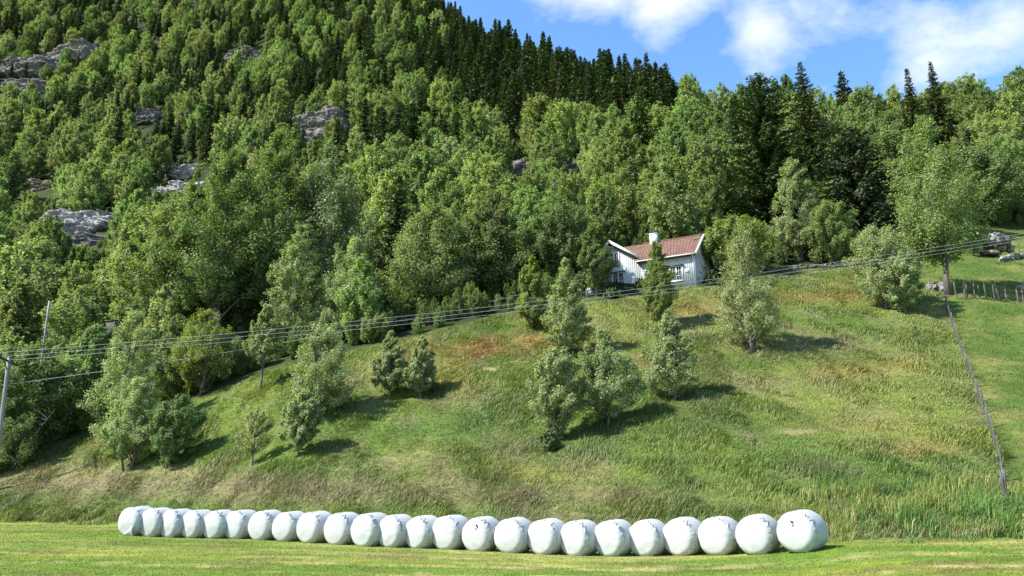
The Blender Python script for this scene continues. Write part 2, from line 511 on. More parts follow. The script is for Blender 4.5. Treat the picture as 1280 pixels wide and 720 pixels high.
def scatter(n, r0, r1, power=1.6):
    """density falling with distance"""
    th = rng.uniform(R(-44), R(44), n)
    u = rng.uniform(0, 1, n)
    e = 2 - power
    r = (r0 ** e + u * (r1 ** e - r0 ** e)) ** (1 / e)
    return np.sin(th) * r, np.cos(th) * r, th, r

def build_grass():
    x, y, th, r = scatter(760000, 24, 84, 1.7)
    hz = hill_z(x, y) - field_z(x, y)
    er = edge_r(th)
    past = (x > fence_x(y) + .1) & (y > 26)
    tus = fbm(x * .8 + y * .2, y * .4, 201, 3)
    ok = (hz > .06) & (r < er + 1.0) & ~past & (tus + rng.normal(0, .2, len(x)) > .28)
    x, y, r, tus, hz = x[ok], y[ok], r[ok], tus[ok], hz[ok]
    pn = fbm(x * .28, y * .4, 211, 3)
    h = (.14 + .3 * sstep(.38, .72, tus) * (.4 + pn)) * rng.uniform(.7, 1.25, len(x))
    h *= 1 + .5 * np.exp(-(hz / .9) ** 2)
    w = np.maximum(.014, .00075 * r) * rng.uniform(.7, 1.4, len(x))
    bx_, by_ = proj(x, y, H(x, y)); bare = np.zeros(len(x))
    for (a, b, sx, sy, cc, st) in PATCH:
        if cc is BEIGE and sx < 30: bare = np.maximum(bare, np.exp(-((bx_ - a) / sx) ** 2 - ((by_ - b) / sy) ** 2))
    ok = bare + rng.normal(0, .15, len(x)) < .5
    x, y, r, h, w = x[ok], y[ok], r[ok], h[ok], w[ok]
    col = veg_col(x, y, H(x, y))
    blades('meadow_grass', x, y, h, w, (1.15, .1), col * 1.12, 'tall wind-bent meadow grass in green, straw and rust patches over the hillside', jit=.32, swirl=1.0)
    # short pasture right of the fence
    x, y, th, r = scatter(260000, 25, 100, 1.6)
    ok = (x > fence_x(y) + .15) & (y > 28) & (r < edge_r(th) + .5) & (hill_z(x, y) > field_z(x, y) + .1)
    x, y, r = x[ok], y[ok], r[ok]
    h = .1 * rng.uniform(.5, 1.6, len(x)) * (1 + 1.5 * sstep(.6, .75, fbm(x * .8, y, 221, 3)))
    blades('pasture_grass', x, y, h, np.maximum(.014, .0007 * r), (.3, 0), veg_col(x, y, H(x, y)), 'short grazed pasture grass right of the wire fence', jit=.5)
    # mown field
    x, y, th, r = scatter(330000, 10.5, 52, 1.9)
    fm = field_mask(x, y)
    ok = fm > .3
    x, y, r = x[ok], y[ok], r[ok]
    c = field_col(x, y)
    h = .05 * rng.uniform(.5, 1.7, len(x))
    blades('mown_grass', x, y, h, np.maximum(.008, .0006 * r), (.1, -.1), c * np.array([1.05, 1.05, 1.0]), 'short mown grass of the hayfield with pale cut straw in front of the bales', jit=.9)
    # straw lying about
    x, y, th, r = scatter(60000, 11, 36, 1.8)
    ok = (field_mask(x, y) > .7) & (fbm(x * .10 + 5, y * 1.1, 101, 4) > .44)
    x, y, r = x[ok], y[ok], r[ok]
    blades('cut_straw', x, y, .045 * rng.uniform(.6, 1.4, len(x)), np.maximum(.008, .0005 * r), (.2, 0), np.tile([.42, .37, .19], (len(x), 1)) * rng.uniform(.7, 1.15, (len(x), 1)), 'pale loose straw strewn in streaks over the mown field', 'straw', jit=1.6)
    # tall margin between field and slope
    x, y, th, r = scatter(480000, 20, 62, 1.6)
    hz = hill_z(x, y) - field_z(x, y)
    px, py = proj(x, y, H(x, y))
    lim = np.interp(px, [-100, 130, 330, 600, 900, 1040, 1300], [.35, .35, .3, .4, .6, 1.5, 1.8])
    wv = fbm(x * .5, y * .7, 231, 3)
    ok = (hz > -.35 * sstep(.45, .75, fbm(x * .8, y * .8, 271, 3))) & (hz < lim * (.6 + .8 * wv)) & (x < fence_x(y) + 9)
    x, y, r, px, wv, hz = x[ok], y[ok], r[ok], px[ok], wv[ok], hz[ok]
    wh = fbm(x * 1.6, y * 1.0, 251, 3)
    h = (.12 + .75 * sstep(.3, .72, wh)) * rng.uniform(.5, 1.3, len(x)) * np.interp(px, [-100, 150, 400, 800, 1040, 1150, 1300], [.9, .9, .7, .8, .95, 1.0, 1.0]) * (.45 + .55 * sstep(0, .35, hz))
    w = np.maximum(.016, .0007 * r) * rng.uniform(.6, 1.4, len(x))
    base = np.where(sstep(.4, .6, fbm(x * .4, y * .5, 241, 3))[:, None] > rng.uniform(0, 1, (len(x), 1)), LUSH * 1.25, YELL)
    seed = rng.uniform(0, 1, len(x)) < np.interp(px, [0, 300, 900, 1100], [.1, .4, .2, .04])
    base = np.where(seed[:, None], BEIGE * 1.1, base) * (.75 + .5 * fbm(x * 1.1 + 4, y * .8, 261, 3))[:, None] * 1.15
    blades('margin_grass', x, y, h, w, (.4, 0), base, 'tall lush grass and weeds along the foot of the slope behind the bales', jit=.35)
build_grass()

# ------------------------------------------------------------------ trees
def leaf_mesh(name, P, N, T, L, W):
    N = N / (np.linalg.norm(N, axis=1, keepdims=True) + 1e-9)
    T = T - N * (T * N).sum(1, keepdims=True)
    T = T / (np.linalg.norm(T, axis=1, keepdims=True) + 1e-9)
    S = np.cross(N, T)
    V = np.stack([P - T * L[:, None] * .5, P + S * W[:, None] * .5 + T * L[:, None] * .05, P + T * L[:, None] * .5, P - S * W[:, None] * .5 + T * L[:, None] * .05], 1).reshape(-1, 3)
    k = np.arange(len(P)) * 4
    return mesh_np(name, V, [np.stack([k, k + 1, k + 2, k + 3], 1)])

def prof_birch(t): return np.clip(np.sin(np.pi * np.clip(t, 0, 1) ** .72), 0, 1) ** .75 * (1 - .35 * t) * 1.12
def prof_round(t): return np.clip(1 - (2 * t - 1) ** 2, 0, 1) ** .5
def prof_cone(t): return np.clip((1 - t) ** .75, 0, 1) * sstep(-.05, .22, t)
def prof_ovate(t): return np.clip(np.sin(np.pi * np.clip(t, 0, 1) ** .6), 0, 1) ** .7 * (1 - .3 * t) * 1.1
def prof_spire(t): return sstep(-.2, .28, t) * np.clip(1 - np.clip(t, 0, 1) ** 2.0, 0, 1) ** .85 * 1.05
PROF = {'spire': prof_spire, 'birch': prof_birch, 'round': prof_round, 'cone': prof_cone, 'ovate': prof_ovate}

def gen_decid(seed, h, w, base=.15, prof='birch', nc=70, nl=140, leaf=.16, stems=1, lean=.0, tr=None, crad=(.2, .38), fill=.45, wind=.35):
    nc = int(nc * 1.5); nl = int(nl * .85)
    g = np.random.default_rng(seed)
    pf = PROF[prof]
    # clumps
    t = g.uniform(0, 1, nc * 6); keep = g.uniform(0, 1, nc * 6) < (pf(t) ** 1.1 + .12)
    t = np.sort(t[keep][:nc]); n = len(t)
    a = (np.arange(n) * 2.39996 + g.normal(0, .5, n)) % (2 * np.pi)
    ph = g.uniform(0, 6.28, 4)
    lump = 1 + (.2 if w < 9 else .26) * np.sin(2 * a + ph[0]) + .14 * np.sin(3 * a + 6 * t + ph[1]) + .10 * np.sin(5 * t * 3 + ph[2])
    Rr = w / 2 * pf(t) * lump
    rho = Rr * g.uniform(0, 1, n) ** fill * .86
    z = h * (base + (1 - base) * t * .97)
    bend = lean * h * ((z / h) ** 2)
    C = np.stack([np.cos(a) * rho + bend, np.sin(a) * rho, z], 1)
    rc = w * .5 * g.uniform(crad[0], crad[1], n) * (.45 + .55 * pf(t)) * (.75 + .25 * (rho < Rr * .6))
    # leaves in clumps
    idx = np.repeat(np.arange(n), nl)
    d = g.normal(0, 1, (len(idx), 3)); d /= np.linalg.norm(d, axis=1, keepdims=True)
    rad = g.uniform(0, 1, len(idx)) ** .42
    ax_ = np.stack([np.cos(a) * .7 + wind, np.sin(a) * .7, .35 + .9 * t], 1) + g.normal(0, .35, (n, 3))
    ax_ /= np.linalg.norm(ax_, axis=1, keepdims=True)
    dl = (d * ax_[idx]).sum(1, keepdims=True)
    d2 = d * .62 + ax_[idx] * dl * 1.2
    P = C[idx] + d2 * (rad * rc[idx])[:, None]
    P += g.normal(0, .05 * w / 3, P.shape)
    outd = P - np.stack([np.zeros(len(P)), np.zeros(len(P)), np.full(len(P), h * .4)], 1)
    outd /= (np.linalg.norm(outd, axis=1, keepdims=True) + 1e-6)
    N = d * .55 + outd * .35 + np.array([-.1, -.05, .45]) + g.normal(0, .55, P.shape)
    T = g.normal(0, .6, P.shape) + np.array([wind, 0, -.25]) + outd * .3
    L = leaf * g.uniform(.65, 1.4, len(P)); W = L * g.uniform(.5, .75, len(P))
    crown = leaf_mesh('crown', P, N, T, L, W)
    # trunk with limbs
    mb = MB()
    tr = tr or (.009 * w + .009 * h)
    for s in range(stems):
        off = np.zeros(2) if stems == 1 else g.normal(0, .09 * w, 2)
        k = np.linspace(0, 1, 9)
        top = h * (.86 if s == 0 else g.uniform(.7, .88))
        wob = np.cumsum(g.normal(0, .012 * h, (9, 2)), axis=0) * .5
        spread = off[None] * (.35 + 1.7 * k[:, None])
        Pk = np.stack([spread[:, 0] + wob[:, 0] + lean * h * (k * top / h) ** 2, spread[:, 1] + wob[:, 1], -.5 + k * (top + .5)], 1)
        rk = tr * (1 - .2 * (s > 0)) * (1 - k) ** .8 + .012
        rk[0] *= 1.25
        mb.tube(Pk, rk, 7)
        if s == 0: main = Pk
    sel = g.permutation(n)[:min(n, 26)]
    for i in sel:
        c = C[i]
        zs = max(h * base * .7, c[2] - .75 * np.hypot(c[0], c[1]) - .04 * h)
        zs = min(zs, h * .85)
        sx = np.interp(zs, main[:, 2], main[:, 0]); sy = np.interp(zs, main[:, 2], main[:, 1])
        st = np.array([sx, sy, zs]); k = np.linspace(0, 1, 5)[:, None]
        Pk = st + (c - st) * k + np.array([0, 0, 1.0]) * (np.sin(k * np.pi) * .06 * np.linalg.norm(c - st))
        r0 = tr * .42 * (1 - zs / h) ** .6 + .012
        mb.tube(Pk, r0 * (1 - k[:, 0]) + .008, 5, cap=False)
    trunk = mb.mesh('trunk', True)
    return trunk, crown

def gen_spruce(seed, h, w, dens=1.0, droop=.35, base=.04, ragged=.25, spray=.5, power=.8):
    g = np.random.default_rng(seed)
    P = []; N = []; T = []; L = []; W = []
    zz = h * base; ws = h / (46 * dens)
    while zz < h * .985:
        t = (zz / h - base) / (1 - base)
        Rr = w / 2 * (1 - t) ** power * (1 if t > .06 else .8) + .12
        nb = int(round(7 * dens ** .5 + 2 * (1 - t)))
        a0 = g.uniform(0, 6.28)
        for b in range(nb):
            a = a0 + b * 6.283 / nb + g.normal(0, .25)
            ln = Rr * g.uniform(1 - ragged * 1.6, 1 + ragged * .55)
            ns = max(2, int(ln / (spray * .42)))
            s = (np.arange(ns) + g.uniform(.3, .9, ns)) / ns
            dv = np.array([math.cos(a), math.sin(a), 0])
            up = .25 * t ** 1.5
            cz = zz + g.normal(0, ws * .4) + ln * (up * s - droop * (1 - .5 * t) * s ** 1.1 + .18 * s ** 3)
            pc = dv[None] * (s * ln)[:, None]; pc[:, 2] = cz
            sd = np.array([-dv[1], dv[0], 0])
            for sgn in (-1, 0, 1):
                tt = dv[None] * (.9 if sgn == 0 else .55) + sd[None] * sgn * .8 + np.array([0, 0, -.35]) + g.normal(0, .22, (ns, 3))
                P.append(pc + tt * spray * .35 * (1 - .3 * s)[:, None]); T.append(tt)
                N.append(np.array([0, 0, 1.0]) + dv * .35 + g.normal(0, .4, (ns, 3)))
                ll = spray * g.uniform(.75, 1.35, ns) * (.55 + .45 * min(1, Rr / (w * .25)))
                L.append(ll); W.append(ll * g.uniform(.32, .5, ns))
        zz += ws * g.uniform(.7, 1.35) * (1.0 - .35 * t)
    # leader
    k = 16
    P.append(np.stack([g.normal(0, .05, k), g.normal(0, .05, k), np.linspace(h * .93, h * 1.0, k)], 1)); T.append(g.normal(0, .5, (k, 3)) + np.array([0, 0, 1.0]))
    N.append(g.normal(0, 1, (k, 3))); L.append(np.full(k, spray * .7)); W.append(np.full(k, spray * .28))
    crown = leaf_mesh('crown', np.concatenate(P), np.concatenate(N), np.concatenate(T), np.concatenate(L), np.concatenate(W))
    mb = MB(); z = np.linspace(-.6, h * .97, 8)
    mb.tube(np.stack([z * 0, z * 0, z], 1), (.012 * h + .03) * (1 - np.clip(z / h, 0, 1)) + .015, 7)
    return mb.mesh('trunk', True), crown

def plant(name, tm, cm, loc, rz, sc, label, cat, group=None):
    e = empty(name, loc, rz, sc)
    tag(e, label, cat, group)
    obj('trunk', tm, e); obj('crown', cm, e)
    return e

BARK = {'birch': 'bark', 'young': 'bark', 'alder': 'bark', 'willow': 'bark', 'ash': 'bark', 'spruce': 'sprucebark', 'olive': 'sprucebark'}
NAMEK = {'birch': ('birch_tree', 'birch'), 'young': ('birch_tree', 'birch'), 'alder': ('alder_tree', 'alder'), 'willow': ('willow_tree', 'willow'), 'ash': ('ash_tree', 'ash tree'), 'spruce': ('spruce_tree', 'spruce'), 'olive': ('spruce_tree', 'spruce')}

# hero trees: kind, px centre, base py (None -> depth given), depth, top py, width px, profile, base fraction, stems, label
HERO = [
    ('young', 823, 408, None, 308, 54, 'spire', .10, 1, 'slender bright green young birch standing in front of the farmhouse', {}),
    ('willow', 933, 441, None, 292, 98, 'spire', .08, 1, 'tallest pale green tree on the open meadow, right of the farmhouse', {}),
    ('willow', 837, 500, None, 398, 76, 'spire', .07, 2, 'rounded young tree alone on mid slope with a long shadow to its right', {}),
    ('willow', 708, 447, None, 333, 66, 'spire', .10, 1, 'tall narrow tree left of the farmhouse above the twin clump on the meadow', {}),
    ('young', 665, 415, None, 328, 50, 'spire', .08, 1, 'narrow young tree at the upper meadow edge left of the farmhouse', {}),
    ('willow', 697, 552, None, 446, 72, 'round', .08, 3, 'lower left bushy tree of the touching clump in the middle of the meadow', {}),
    ('willow', 755, 533, None, 420, 84, 'spire', .08, 3, 'dark larger tree of the touching clump in the middle of the meadow', {}),
    ('alder', 686, 568, None, 538, 26, 'round', .03, 2, 'small low shrub at the foot of the clump in the middle of the meadow', {}),
    ('willow', 487, 498, None, 421, 46, 'ovate', .16, 1, 'left of two small matching round trees side by side on the meadow shoulder', {}),
    ('willow', 527, 499, None, 428, 44, 'ovate', .14, 1, 'right of two small matching round trees side by side on the meadow shoulder', {}),
    ('willow', 318, 581, None, 506, 44, 'spire', .22, 1, 'thin open sapling with sparse leaves on the lower left slope', {'nc': 34, 'nl': 90}),
    ('willow', 374, 571, None, 498, 52, 'round', .16, 1, 'small leaning tree on the lower slope right of the thin sapling', {'lean': .08}),
    ('willow', 166, 585, None, 476, 76, 'spire', .10, 2, 'pale bushy tree standing lowest at the left foot of the slope', {}),
    ('alder', 219, 582, None, 498, 60, 'round', .05, 2, 'round tree with dark shaded underside beside the lowest pale tree at left', {'lean': .05}),
    ('willow', 1100, 388, None, 292, 78, 'round', .10, 2, 'pale round willow left of the wire fence top, in front of the big leafy tree', {}),
    ('willow', 1127, 393, None, 318, 60, 'round', .12, 1, 'smaller front willow with a short bare stem just left of the fence top', {}),
    ('birch', 1168, 368, None, 152, 120, 'ovate', .20, 1, 'big leafy tree standing over the upper end of the wire fence', {'big': 1}),
    ('willow', 402, 520, None, 402, 92, 'spire', .08, 2, 'bushy dark trunked tree casting broad shade on the left meadow shoulder', {}),
    ('willow', 330, 488, None, 388, 46, 'birch', .30, 1, 'thin stemmed small tree on the grassy brow at left', {'nc': 40}),
    ('willow', 168, None, 55, 394, 100, 'spire', .05, 2, 'largest silvery wind-tossed willow at the left wood edge', {}),
    ('young', 256, None, 60, 394, 92, 'spire', .12, 2, 'yellowish green leafy tree right of the silvery willow', {}),
    ('ash', 280, None, 74, 186, 118, 'ovate', .24, 1, 'huge bright green tree with thick dark trunk in the left wood', {'big': 1, 'tr': .4}),
    ('ash', 338, None, 77, 170, 122, 'ovate', .2, 1, 'tallest bright green tree of the left wood, right of the thick dark trunk', {'big': 1, 'tr': .3}),
    ('ash', 238, None, 80, 208, 80, 'ovate', .2, 1, 'bright green tree at the left flank of the huge thick trunked tree', {'big': 1}),
    ('ash', 405, None, 80, 185, 140, 'ovate', .2, 1, 'tall silver flecked broad tree right of the huge thick trunked tree', {'big': 1, 'mat': 'willowash'}),
    ('alder', 212, None, 76, 248, 104, 'ovate', .26, 1, 'olive green tall tree with bare trunk left of the huge thick trunked tree', {'big': 1}),
    ('willow', 440, None, 66, 308, 100, 'spire', .08, 1, 'pale conical tree rising behind the bushy shade tree at left centre', {}),
    ('willow', 372, None, 66, 288, 78, 'spire', .1, 1, 'slim pale tree between the huge thick trunked tree and the pale conical tree', {}),
    ('birch', 540, None, 72, 258, 120, 'spire', .08, 1, 'broad green tree at the wood edge above the two small matching trees', {'big': 1}),
    ('alder', 615, None, 74, 236, 90, 'ovate', .1, 1, 'tall leafy tree in the wood edge left of the tall narrow meadow tree', {'big': 1}),
    ('birch', 660, None, 79, 236, 80, 'ovate', .1, 1, 'tall leafy tree behind the narrow young tree at the upper meadow edge', {'big': 1}),
    ('alder', 703, None, 74, 262, 76, 'round', .1, 1, 'dark green dense tree close left of the farmhouse', {'big': 1}),
    ('ash', 744, None, 71, 275, 52, 'ovate', .1, 1, 'bright leaved maple shading the left gable of the farmhouse', {}),
    ('young', 924, None, 75, 282, 74, 'round', .06, 2, 'bright green spreading tree against the right gable of the farmhouse', {'big': 1}),
    ('willow', 1000, None, 80, 204, 66, 'spire', .06, 1, 'pale green conical tree between the two big dark spruces', {}),
    ('alder', 1045, None, 78, 255, 60, 'round', .05, 2, 'low leafy bush tree at the stone wall behind the meadow', {}),
    ('spruce', 961, None, 92, 92, 142, None, 0, 0, 'huge dark green spruce towering right behind the farmhouse', {}),
    ('olive', 1076, None, 84, 158, 134, None, 0, 0, 'broad dull olive spruce beside the big leafy tree at the fence', {}),
    ('spruce', 1018, None, 126, 78, 62, None, 0, 0, 'thin spruce piercing the skyline right of the huge dark spruce', {}),
    ('spruce', 1157, None, 146, 86, 28, None, 0, 0, 'smaller left spruce of the pair poking above the right skyline', {}),
    ('spruce', 1189, None, 146, 77, 38, None, 0, 0, 'taller right spruce of the pair poking above the right skyline', {}),
    ('spruce', 495, None, 88, 215, 60, None, 0, 0, 'dark spruce in shade between the silver flecked tree and the broad wood edge tree', {}),
    ('alder', 40, None, 60, 438, 110, 'round', .03, 3, 'large dark green bush tree beside the left utility pole', {'big': 1}),
    ('alder', 20, None, 57, 500, 90, 'round', .02, 3, 'low dark bush hugging the foot of the left utility pole', {}),
    ('young', 100, None, 64, 424, 66, 'spire', .06, 2, 'yellow green tree between the bush tree at the pole and the silvery willow', {}),
    ('willow', 70, None, 68, 430, 60, 'round', .06, 2, 'pale leafy tree just below the farther utility pole', {}),
    ('birch', 1235, None, 98, 190, 84, 'round', .06, 1, 'dark leafy tree behind the boulder heap at the right wood edge', {'big': 1}),
    ('young', 1205, None, 92, 215, 62, 'round', .06, 1, 'bright yellow green tree between the fence tree and the boulder heap', {}),
    ('alder', 470, None, 62, 395, 46, 'round', .05, 2, 'dark bush under the trees beside the left of the two matching trees', {}),
]
M['willowash'] = leaf_mat('silver_flecked_leaves', [(0, (.045, .085, .02)), (.6, (.07, .12, .03)), (.85, (.12, .16, .07)), (1, (.3, .33, .22))], (.25, .28, .18, .5), var=.08, huevar=.01)
hero_xy = []; hero_px = []
for i, (kind, px, yb, dep, yt, wpx, prof, base, stems, label, ex) in enumerate(HERO):
    if yb is not None:
        b = ground_at(px, yb); Y = b[1]
    else:
        Y = dep
    ymid = (yt + (yb or 400)) / 2
    X = pix(px, ymid, Y)[0]
    z = float(H(X, Y))
    h = CAMZ + Y * slope_at(yt) - z
    if not (kind in ('spruce', 'olive')): h *= 1.1 if kind in ('willow', 'young') else 1.03
    dd = Y * CP + (z - CAMZ) * SP
    w = wpx / F * dd
    hero_xy.append((X, Y, w)); hero_px.append((px, Y, wpx, yt, Y))
    mat = M[ex.get('mat', kind)]
    if kind in ('spruce', 'olive'):
        tm, cm = gen_spruce(500 + i, h, w * 1.12, dens=1.15 if wpx > 80 else .9, spray=.62 if wpx > 80 else .55, ragged=.35 if kind == 'olive' or wpx > 80 else .25, droop=.3, power=.62 if wpx > 80 else .8)
    else:
        big = ex.get('big', 0)
        nc = ex.get('nc', {0: 75, 1: 90, 2: 105}[big]); nl = ex.get('nl', {0: 310, 1: 280, 2: 420}[big])
        area = w * h
        leaf = np.clip((.0031 if big else .00215) * Y, .1, .3)
        tm, cm = gen_decid(500 + i, h, w * (1.08 if big else 1.04), base, prof, nc, nl, leaf, max(1, stems), ex.get('lean', 0), crad=(.15, .32) if big < 1 else (.18, .34) if big < 2 else (.18, .32), fill=.45 if big < 2 else .33, tr=ex.get('tr'))
    tm.materials.append(M[BARK[kind]]); cm.materials.append(mat)
    nm, cat = NAMEK[kind]
    plant(nm, tm, cm, (X, Y, z), 0, 1, label, cat)

# ------------------------------------------------------------------ rocks
def rock_mat(name, c1, c2, c3, sc=.5, lich=(.16, .17, .1)):
    m, nt = new_mat(name)
    p = pos_(nt)
    mp = nd(nt, 'ShaderNodeMapping'); nt.links.new(p, mp.inputs[0]); mp.inputs['Scale'].default_value = (1, 1, 1.8); mp.inputs['Rotation'].default_value = (0, .35, 0)
    f = noise(nt, sc, mp.outputs[0], 10, .7, .6); f2 = noise(nt, sc * 5, p, 8, .7)
    c = ramp(nt, f, [(.3, c1), (.5, c2), (.68, c3)])
    v = nd(nt, 'ShaderNodeTexVoronoi', feature='DISTANCE_TO_EDGE'); v.inputs['Scale'].default_value = sc * .9; nt.links.new(mp.outputs[0], v.inputs['Vector'])
    c = mixc(nt, ramp(nt, v.outputs['Distance'], [(0, (.8, .8, .8)), (.06, (0, 0, 0))]), c, [a * .35 for a in c1])
    c = mixc(nt, ramp(nt, f2, [(.52, (0, 0, 0)), (.7, (.6, .6, .6))]), c, lich)
    s = princ(nt, c, .9, .2, bump(nt, math_(nt, 'ADD', f, f2), .8, .4))
    out(nt, s.outputs[0]); return m
M['rock'] = rock_mat('grey_cliff_rock', (.07, .063, .058), (.145, .133, .125), (.235, .22, .205))
M['palerock'] = rock_mat('pale_slab_rock', (.15, .147, .145), (.31, .3, .29), (.45, .435, .415), .4)
M['brownrock'] = rock_mat('brown_stained_rock', (.10, .08, .06), (.22, .17, .11), (.32, .27, .2))
M['stone'] = rock_mat('field_stone', (.12, .115, .11), (.3, .29, .28), (.48, .47, .45), 1.6, (.2, .2, .13))

def gen_rock(seed, dims, n=26, amp=.35, freq=1.3, step=5):
    """irregular blocky lump: a cube-sphere broken by cellular and stepped noise"""
    from mathutils import noise as mn
    g = np.random.default_rng(seed); off = Vector(g.uniform(-50, 50, 3))
    mb = MB()
    u = np.linspace(-1, 1, n)
    for ax in range(3):
        for sg in (-1, 1):
            A, B = np.meshgrid(u, u)
            P = np.zeros((n, n, 3)); P[..., ax] = sg; P[..., (ax + 1) % 3] = A * 1.0; P[..., (ax + 2) % 3] = B * sg
            P = P.reshape(-1, 3)
            q = []
            for i in range(n - 1):
                for j in range(n - 1):
                    q.append((i * n + j, i * n + j + 1, (i + 1) * n + j + 1, (i + 1) * n + j))
            mb.add(P, q)
    V = np.concatenate(mb.v)
    Ln = np.linalg.norm(V, axis=1, keepdims=True)
    V = V / Ln ** .62   # between cube and sphere
    o = np.empty(len(V))
    dim = np.array(dims); asp = dim / dim.max()
    for i, p in enumerate(V):
        q = Vector(p * asp * freq) + off
        c = mn.cell(q * 2.2); f = mn.fractal(q * 1.5, 1.0, 2.0, 5)
        d, _ = mn.voronoi(q * 1.6)
        o[i] = .45 * (c - .5) * .35 + .55 * f * .7 + (d[1] - d[0]) * .55 - .2
    o = o - o.mean()
    V = V * (1 + amp * o[:, None])
    V = V * dim / 2
    fs = [np.concatenate(mb.q)]
    me = mesh_np('rock', V, fs)
    import bmesh
    bm = bmesh.new(); bm.from_mesh(me); bmesh.ops.remove_doubles(bm, verts=bm.verts, dist=1e-4); bm.to_mesh(me); bm.free()
    return me

def gen_cliff(seed, w, h, d):
    """a fractured rock face standing out of the slope: ledges, blocks and cracks; its rim sinks back into the hill"""
    from mathutils import noise as mn
    g = np.random.default_rng(seed); off = Vector(g.uniform(-80, 80, 3))
    nu, nv = 90, 64
    V = np.zeros((nv, nu, 3))
    tilt = g.uniform(-.25, .25)
    for j in range(nv):
        for i in range(nu):
            u = i / (nu - 1) * 2 - 1; v = j / (nv - 1) * 2 - 1
            x = u * w * .62; z = v * h * .62
            q = Vector((x, z * 1.5 + tilt * x, 0))
            k = 3.2 / max(h, 4)
            c1 = mn.cell((q + off) * k * .55); 
            d1, p1 = mn.voronoi((q * k * .8) + off); d2, p2 = mn.voronoi((q * k * 2.1) + off)
            blk = mn.cell(Vector(p1[0]) * 7.3); blk2 = mn.cell(Vector(p2[0]) * 7.3)
            crack = -.10 * max(0, 1 - (d1[1] - d1[0]) / .14) - .05 * max(0, 1 - (d2[1] - d2[0]) / .16)
            led = (v * 3.2 + .8 * mn.noise(q * k * .5 + off)); led = (led - math.floor(led))
            rim = max(abs(u), abs(v)) if False else (abs(u) ** 3.5 + abs(v) ** 3.5) ** (1 / 3.5)
            rim += .22 * mn.noise(q * k * .7 - off) + .1 * mn.noise(q * k * 2 - off)
            fall = min(1, max(0, (rim - .62) / .3)); fall = fall * fall * (3 - 2 * fall)
            out_ = .16 * blk + .05 * blk2 + .22 * led + crack + .12 * mn.fractal(q * k + off, 1, 2, 4) + .35 * (1 - u * u)
            V[j, i] = (x, -d * (out_ * (1 - fall) - 1.1 * fall) + z * .38, z + .12 * d * (blk - .5))
    q = [(j * nu + i, j * nu + i + 1, (j + 1) * nu + i + 1, (j + 1) * nu + i) for j in range(nv - 1) for i in range(nu - 1)]
    return mesh_np('cliff', V.reshape(-1, 3), [np.array(q)], True)

# cliffs in the forest: px box (x0,y0,x1,y1), material, label
CLIFFS = [
    (-15, 72, 62, 102, 'rock', 'dark grey cliff band at the far left edge high on the mountain'),
    (52, 50, 118, 92, 'rock', 'paler broken cliff right of the dark band high on the left mountain'),
    (0, 98, 58, 122, 'rock', 'narrow rock ledge just under the dark cliff band at far left'),
    (283, 60, 322, 82, 'rock', 'small bluish rock face among spruces on the upper mountain'),
    (168, 132, 200, 162, 'rock', 'small brownish rock face left of centre among dark spruces'),
    (366, 138, 437, 186, 'rock', 'large grey cracked cliff face above the silver flecked tree'),
    (205, 206, 262, 226, 'palerock', 'upper thin pale rock slab above the olive tree'),
    (182, 228, 240, 254, 'palerock', 'lower pale rock slab above the olive tree'),
    (20, 222, 64, 244, 'brownrock', 'brown stained rock outcrop at the left side of the wood'),
    (45, 262, 134, 300, 'palerock', 'long pale sloping rock face low in the left wood'),
    (84, 292, 120, 314, 'rock', 'dark shaded rock foot beneath the long pale rock face'),
    (640, 198, 664, 226, 'rock', 'small grey rock peeking between birches in the middle wood'),
    (702, 200, 722, 224, 'rock', 'tiny dark rock right of the small grey rock in the middle wood'),
]
cliff_boxes = []
for i, (x0, y0, x1, y1, mt, label) in enumerate(CLIFFS):
    cx, cy = (x0 + x1) / 2, (y0 + y1) / 2
    gpt = ground_at(cx, cy + (y1 - y0) * .2)
    Y = gpt[1]; dd = Y * CP + (gpt[2] - CAMZ) * SP
    sx = (x1 - x0) / F * dd; sz = (y1 - y0) / F * dd
    me = gen_cliff(40 + i, sx * 1.15, sz * 1.3, min(sx, sz) * .6)
    p = pix(cx, cy, Y)
    o = obj('cliff', me, None, M[mt]); o.location = (p[0], Y, p[2]); o.rotation_euler = (0, R(random.uniform(-8, 8)), R(random.uniform(-12, 12)))
    tag(o, label, 'cliff', 'bare rock faces in the forest')
    cliff_boxes.append((x0 - 3, y0 - 2, x1 + 3, y1, Y))

cliff_boxes.append((56, 372, 64, 436, 63))
cliff_boxes.append((112, 386, 152, 440, 91))   # clearing below the shed
# ------------------------------------------------------------------ the forest
def make_variants():
    out = {}
    for kind, n in (('birch', 7), ('alder', 5), ('willow', 3), ('ash', 3)):
        L = []
        for k in range(n):
            g = np.random.default_rng(900 + k + 31 * hash(kind[0]) % 97 if False else 900 + k + 31 * ord(kind[0]))
            h = 11.0; w = h * g.uniform(.48, .66)
            tm, cm = gen_decid(1000 + k * 7 + ord(kind[0]) * 100, h, w, g.uniform(.04, .14), ['ovate', 'round', 'birch', 'round'][k % 4], 85, 130, .27, 1, g.uniform(-.03, .05), crad=(.17, .32))
            tm.materials.append(M[BARK[kind]]); cm.materials.append(M[kind]); L.append((tm, cm, h, w))
        out[kind] = L
    L = []
    for k in range(10):
        g = np.random.default_rng(1700 + k)
        h = 14.0; w = h * g.uniform(.28, .44)
        tm, cm = gen_spruce(1800 + k, h, w, dens=g.uniform(.6, .8), spray=.62, ragged=g.uniform(.25, .42), droop=g.uniform(.2, .5), power=g.uniform(.65, .95))
        tm.materials.append(M['sprucebark']); cm.materials.append(M['spruce']); L.append((tm, cm, h, w))
    out['spruce'] = L
    return out
VAR = make_variants()

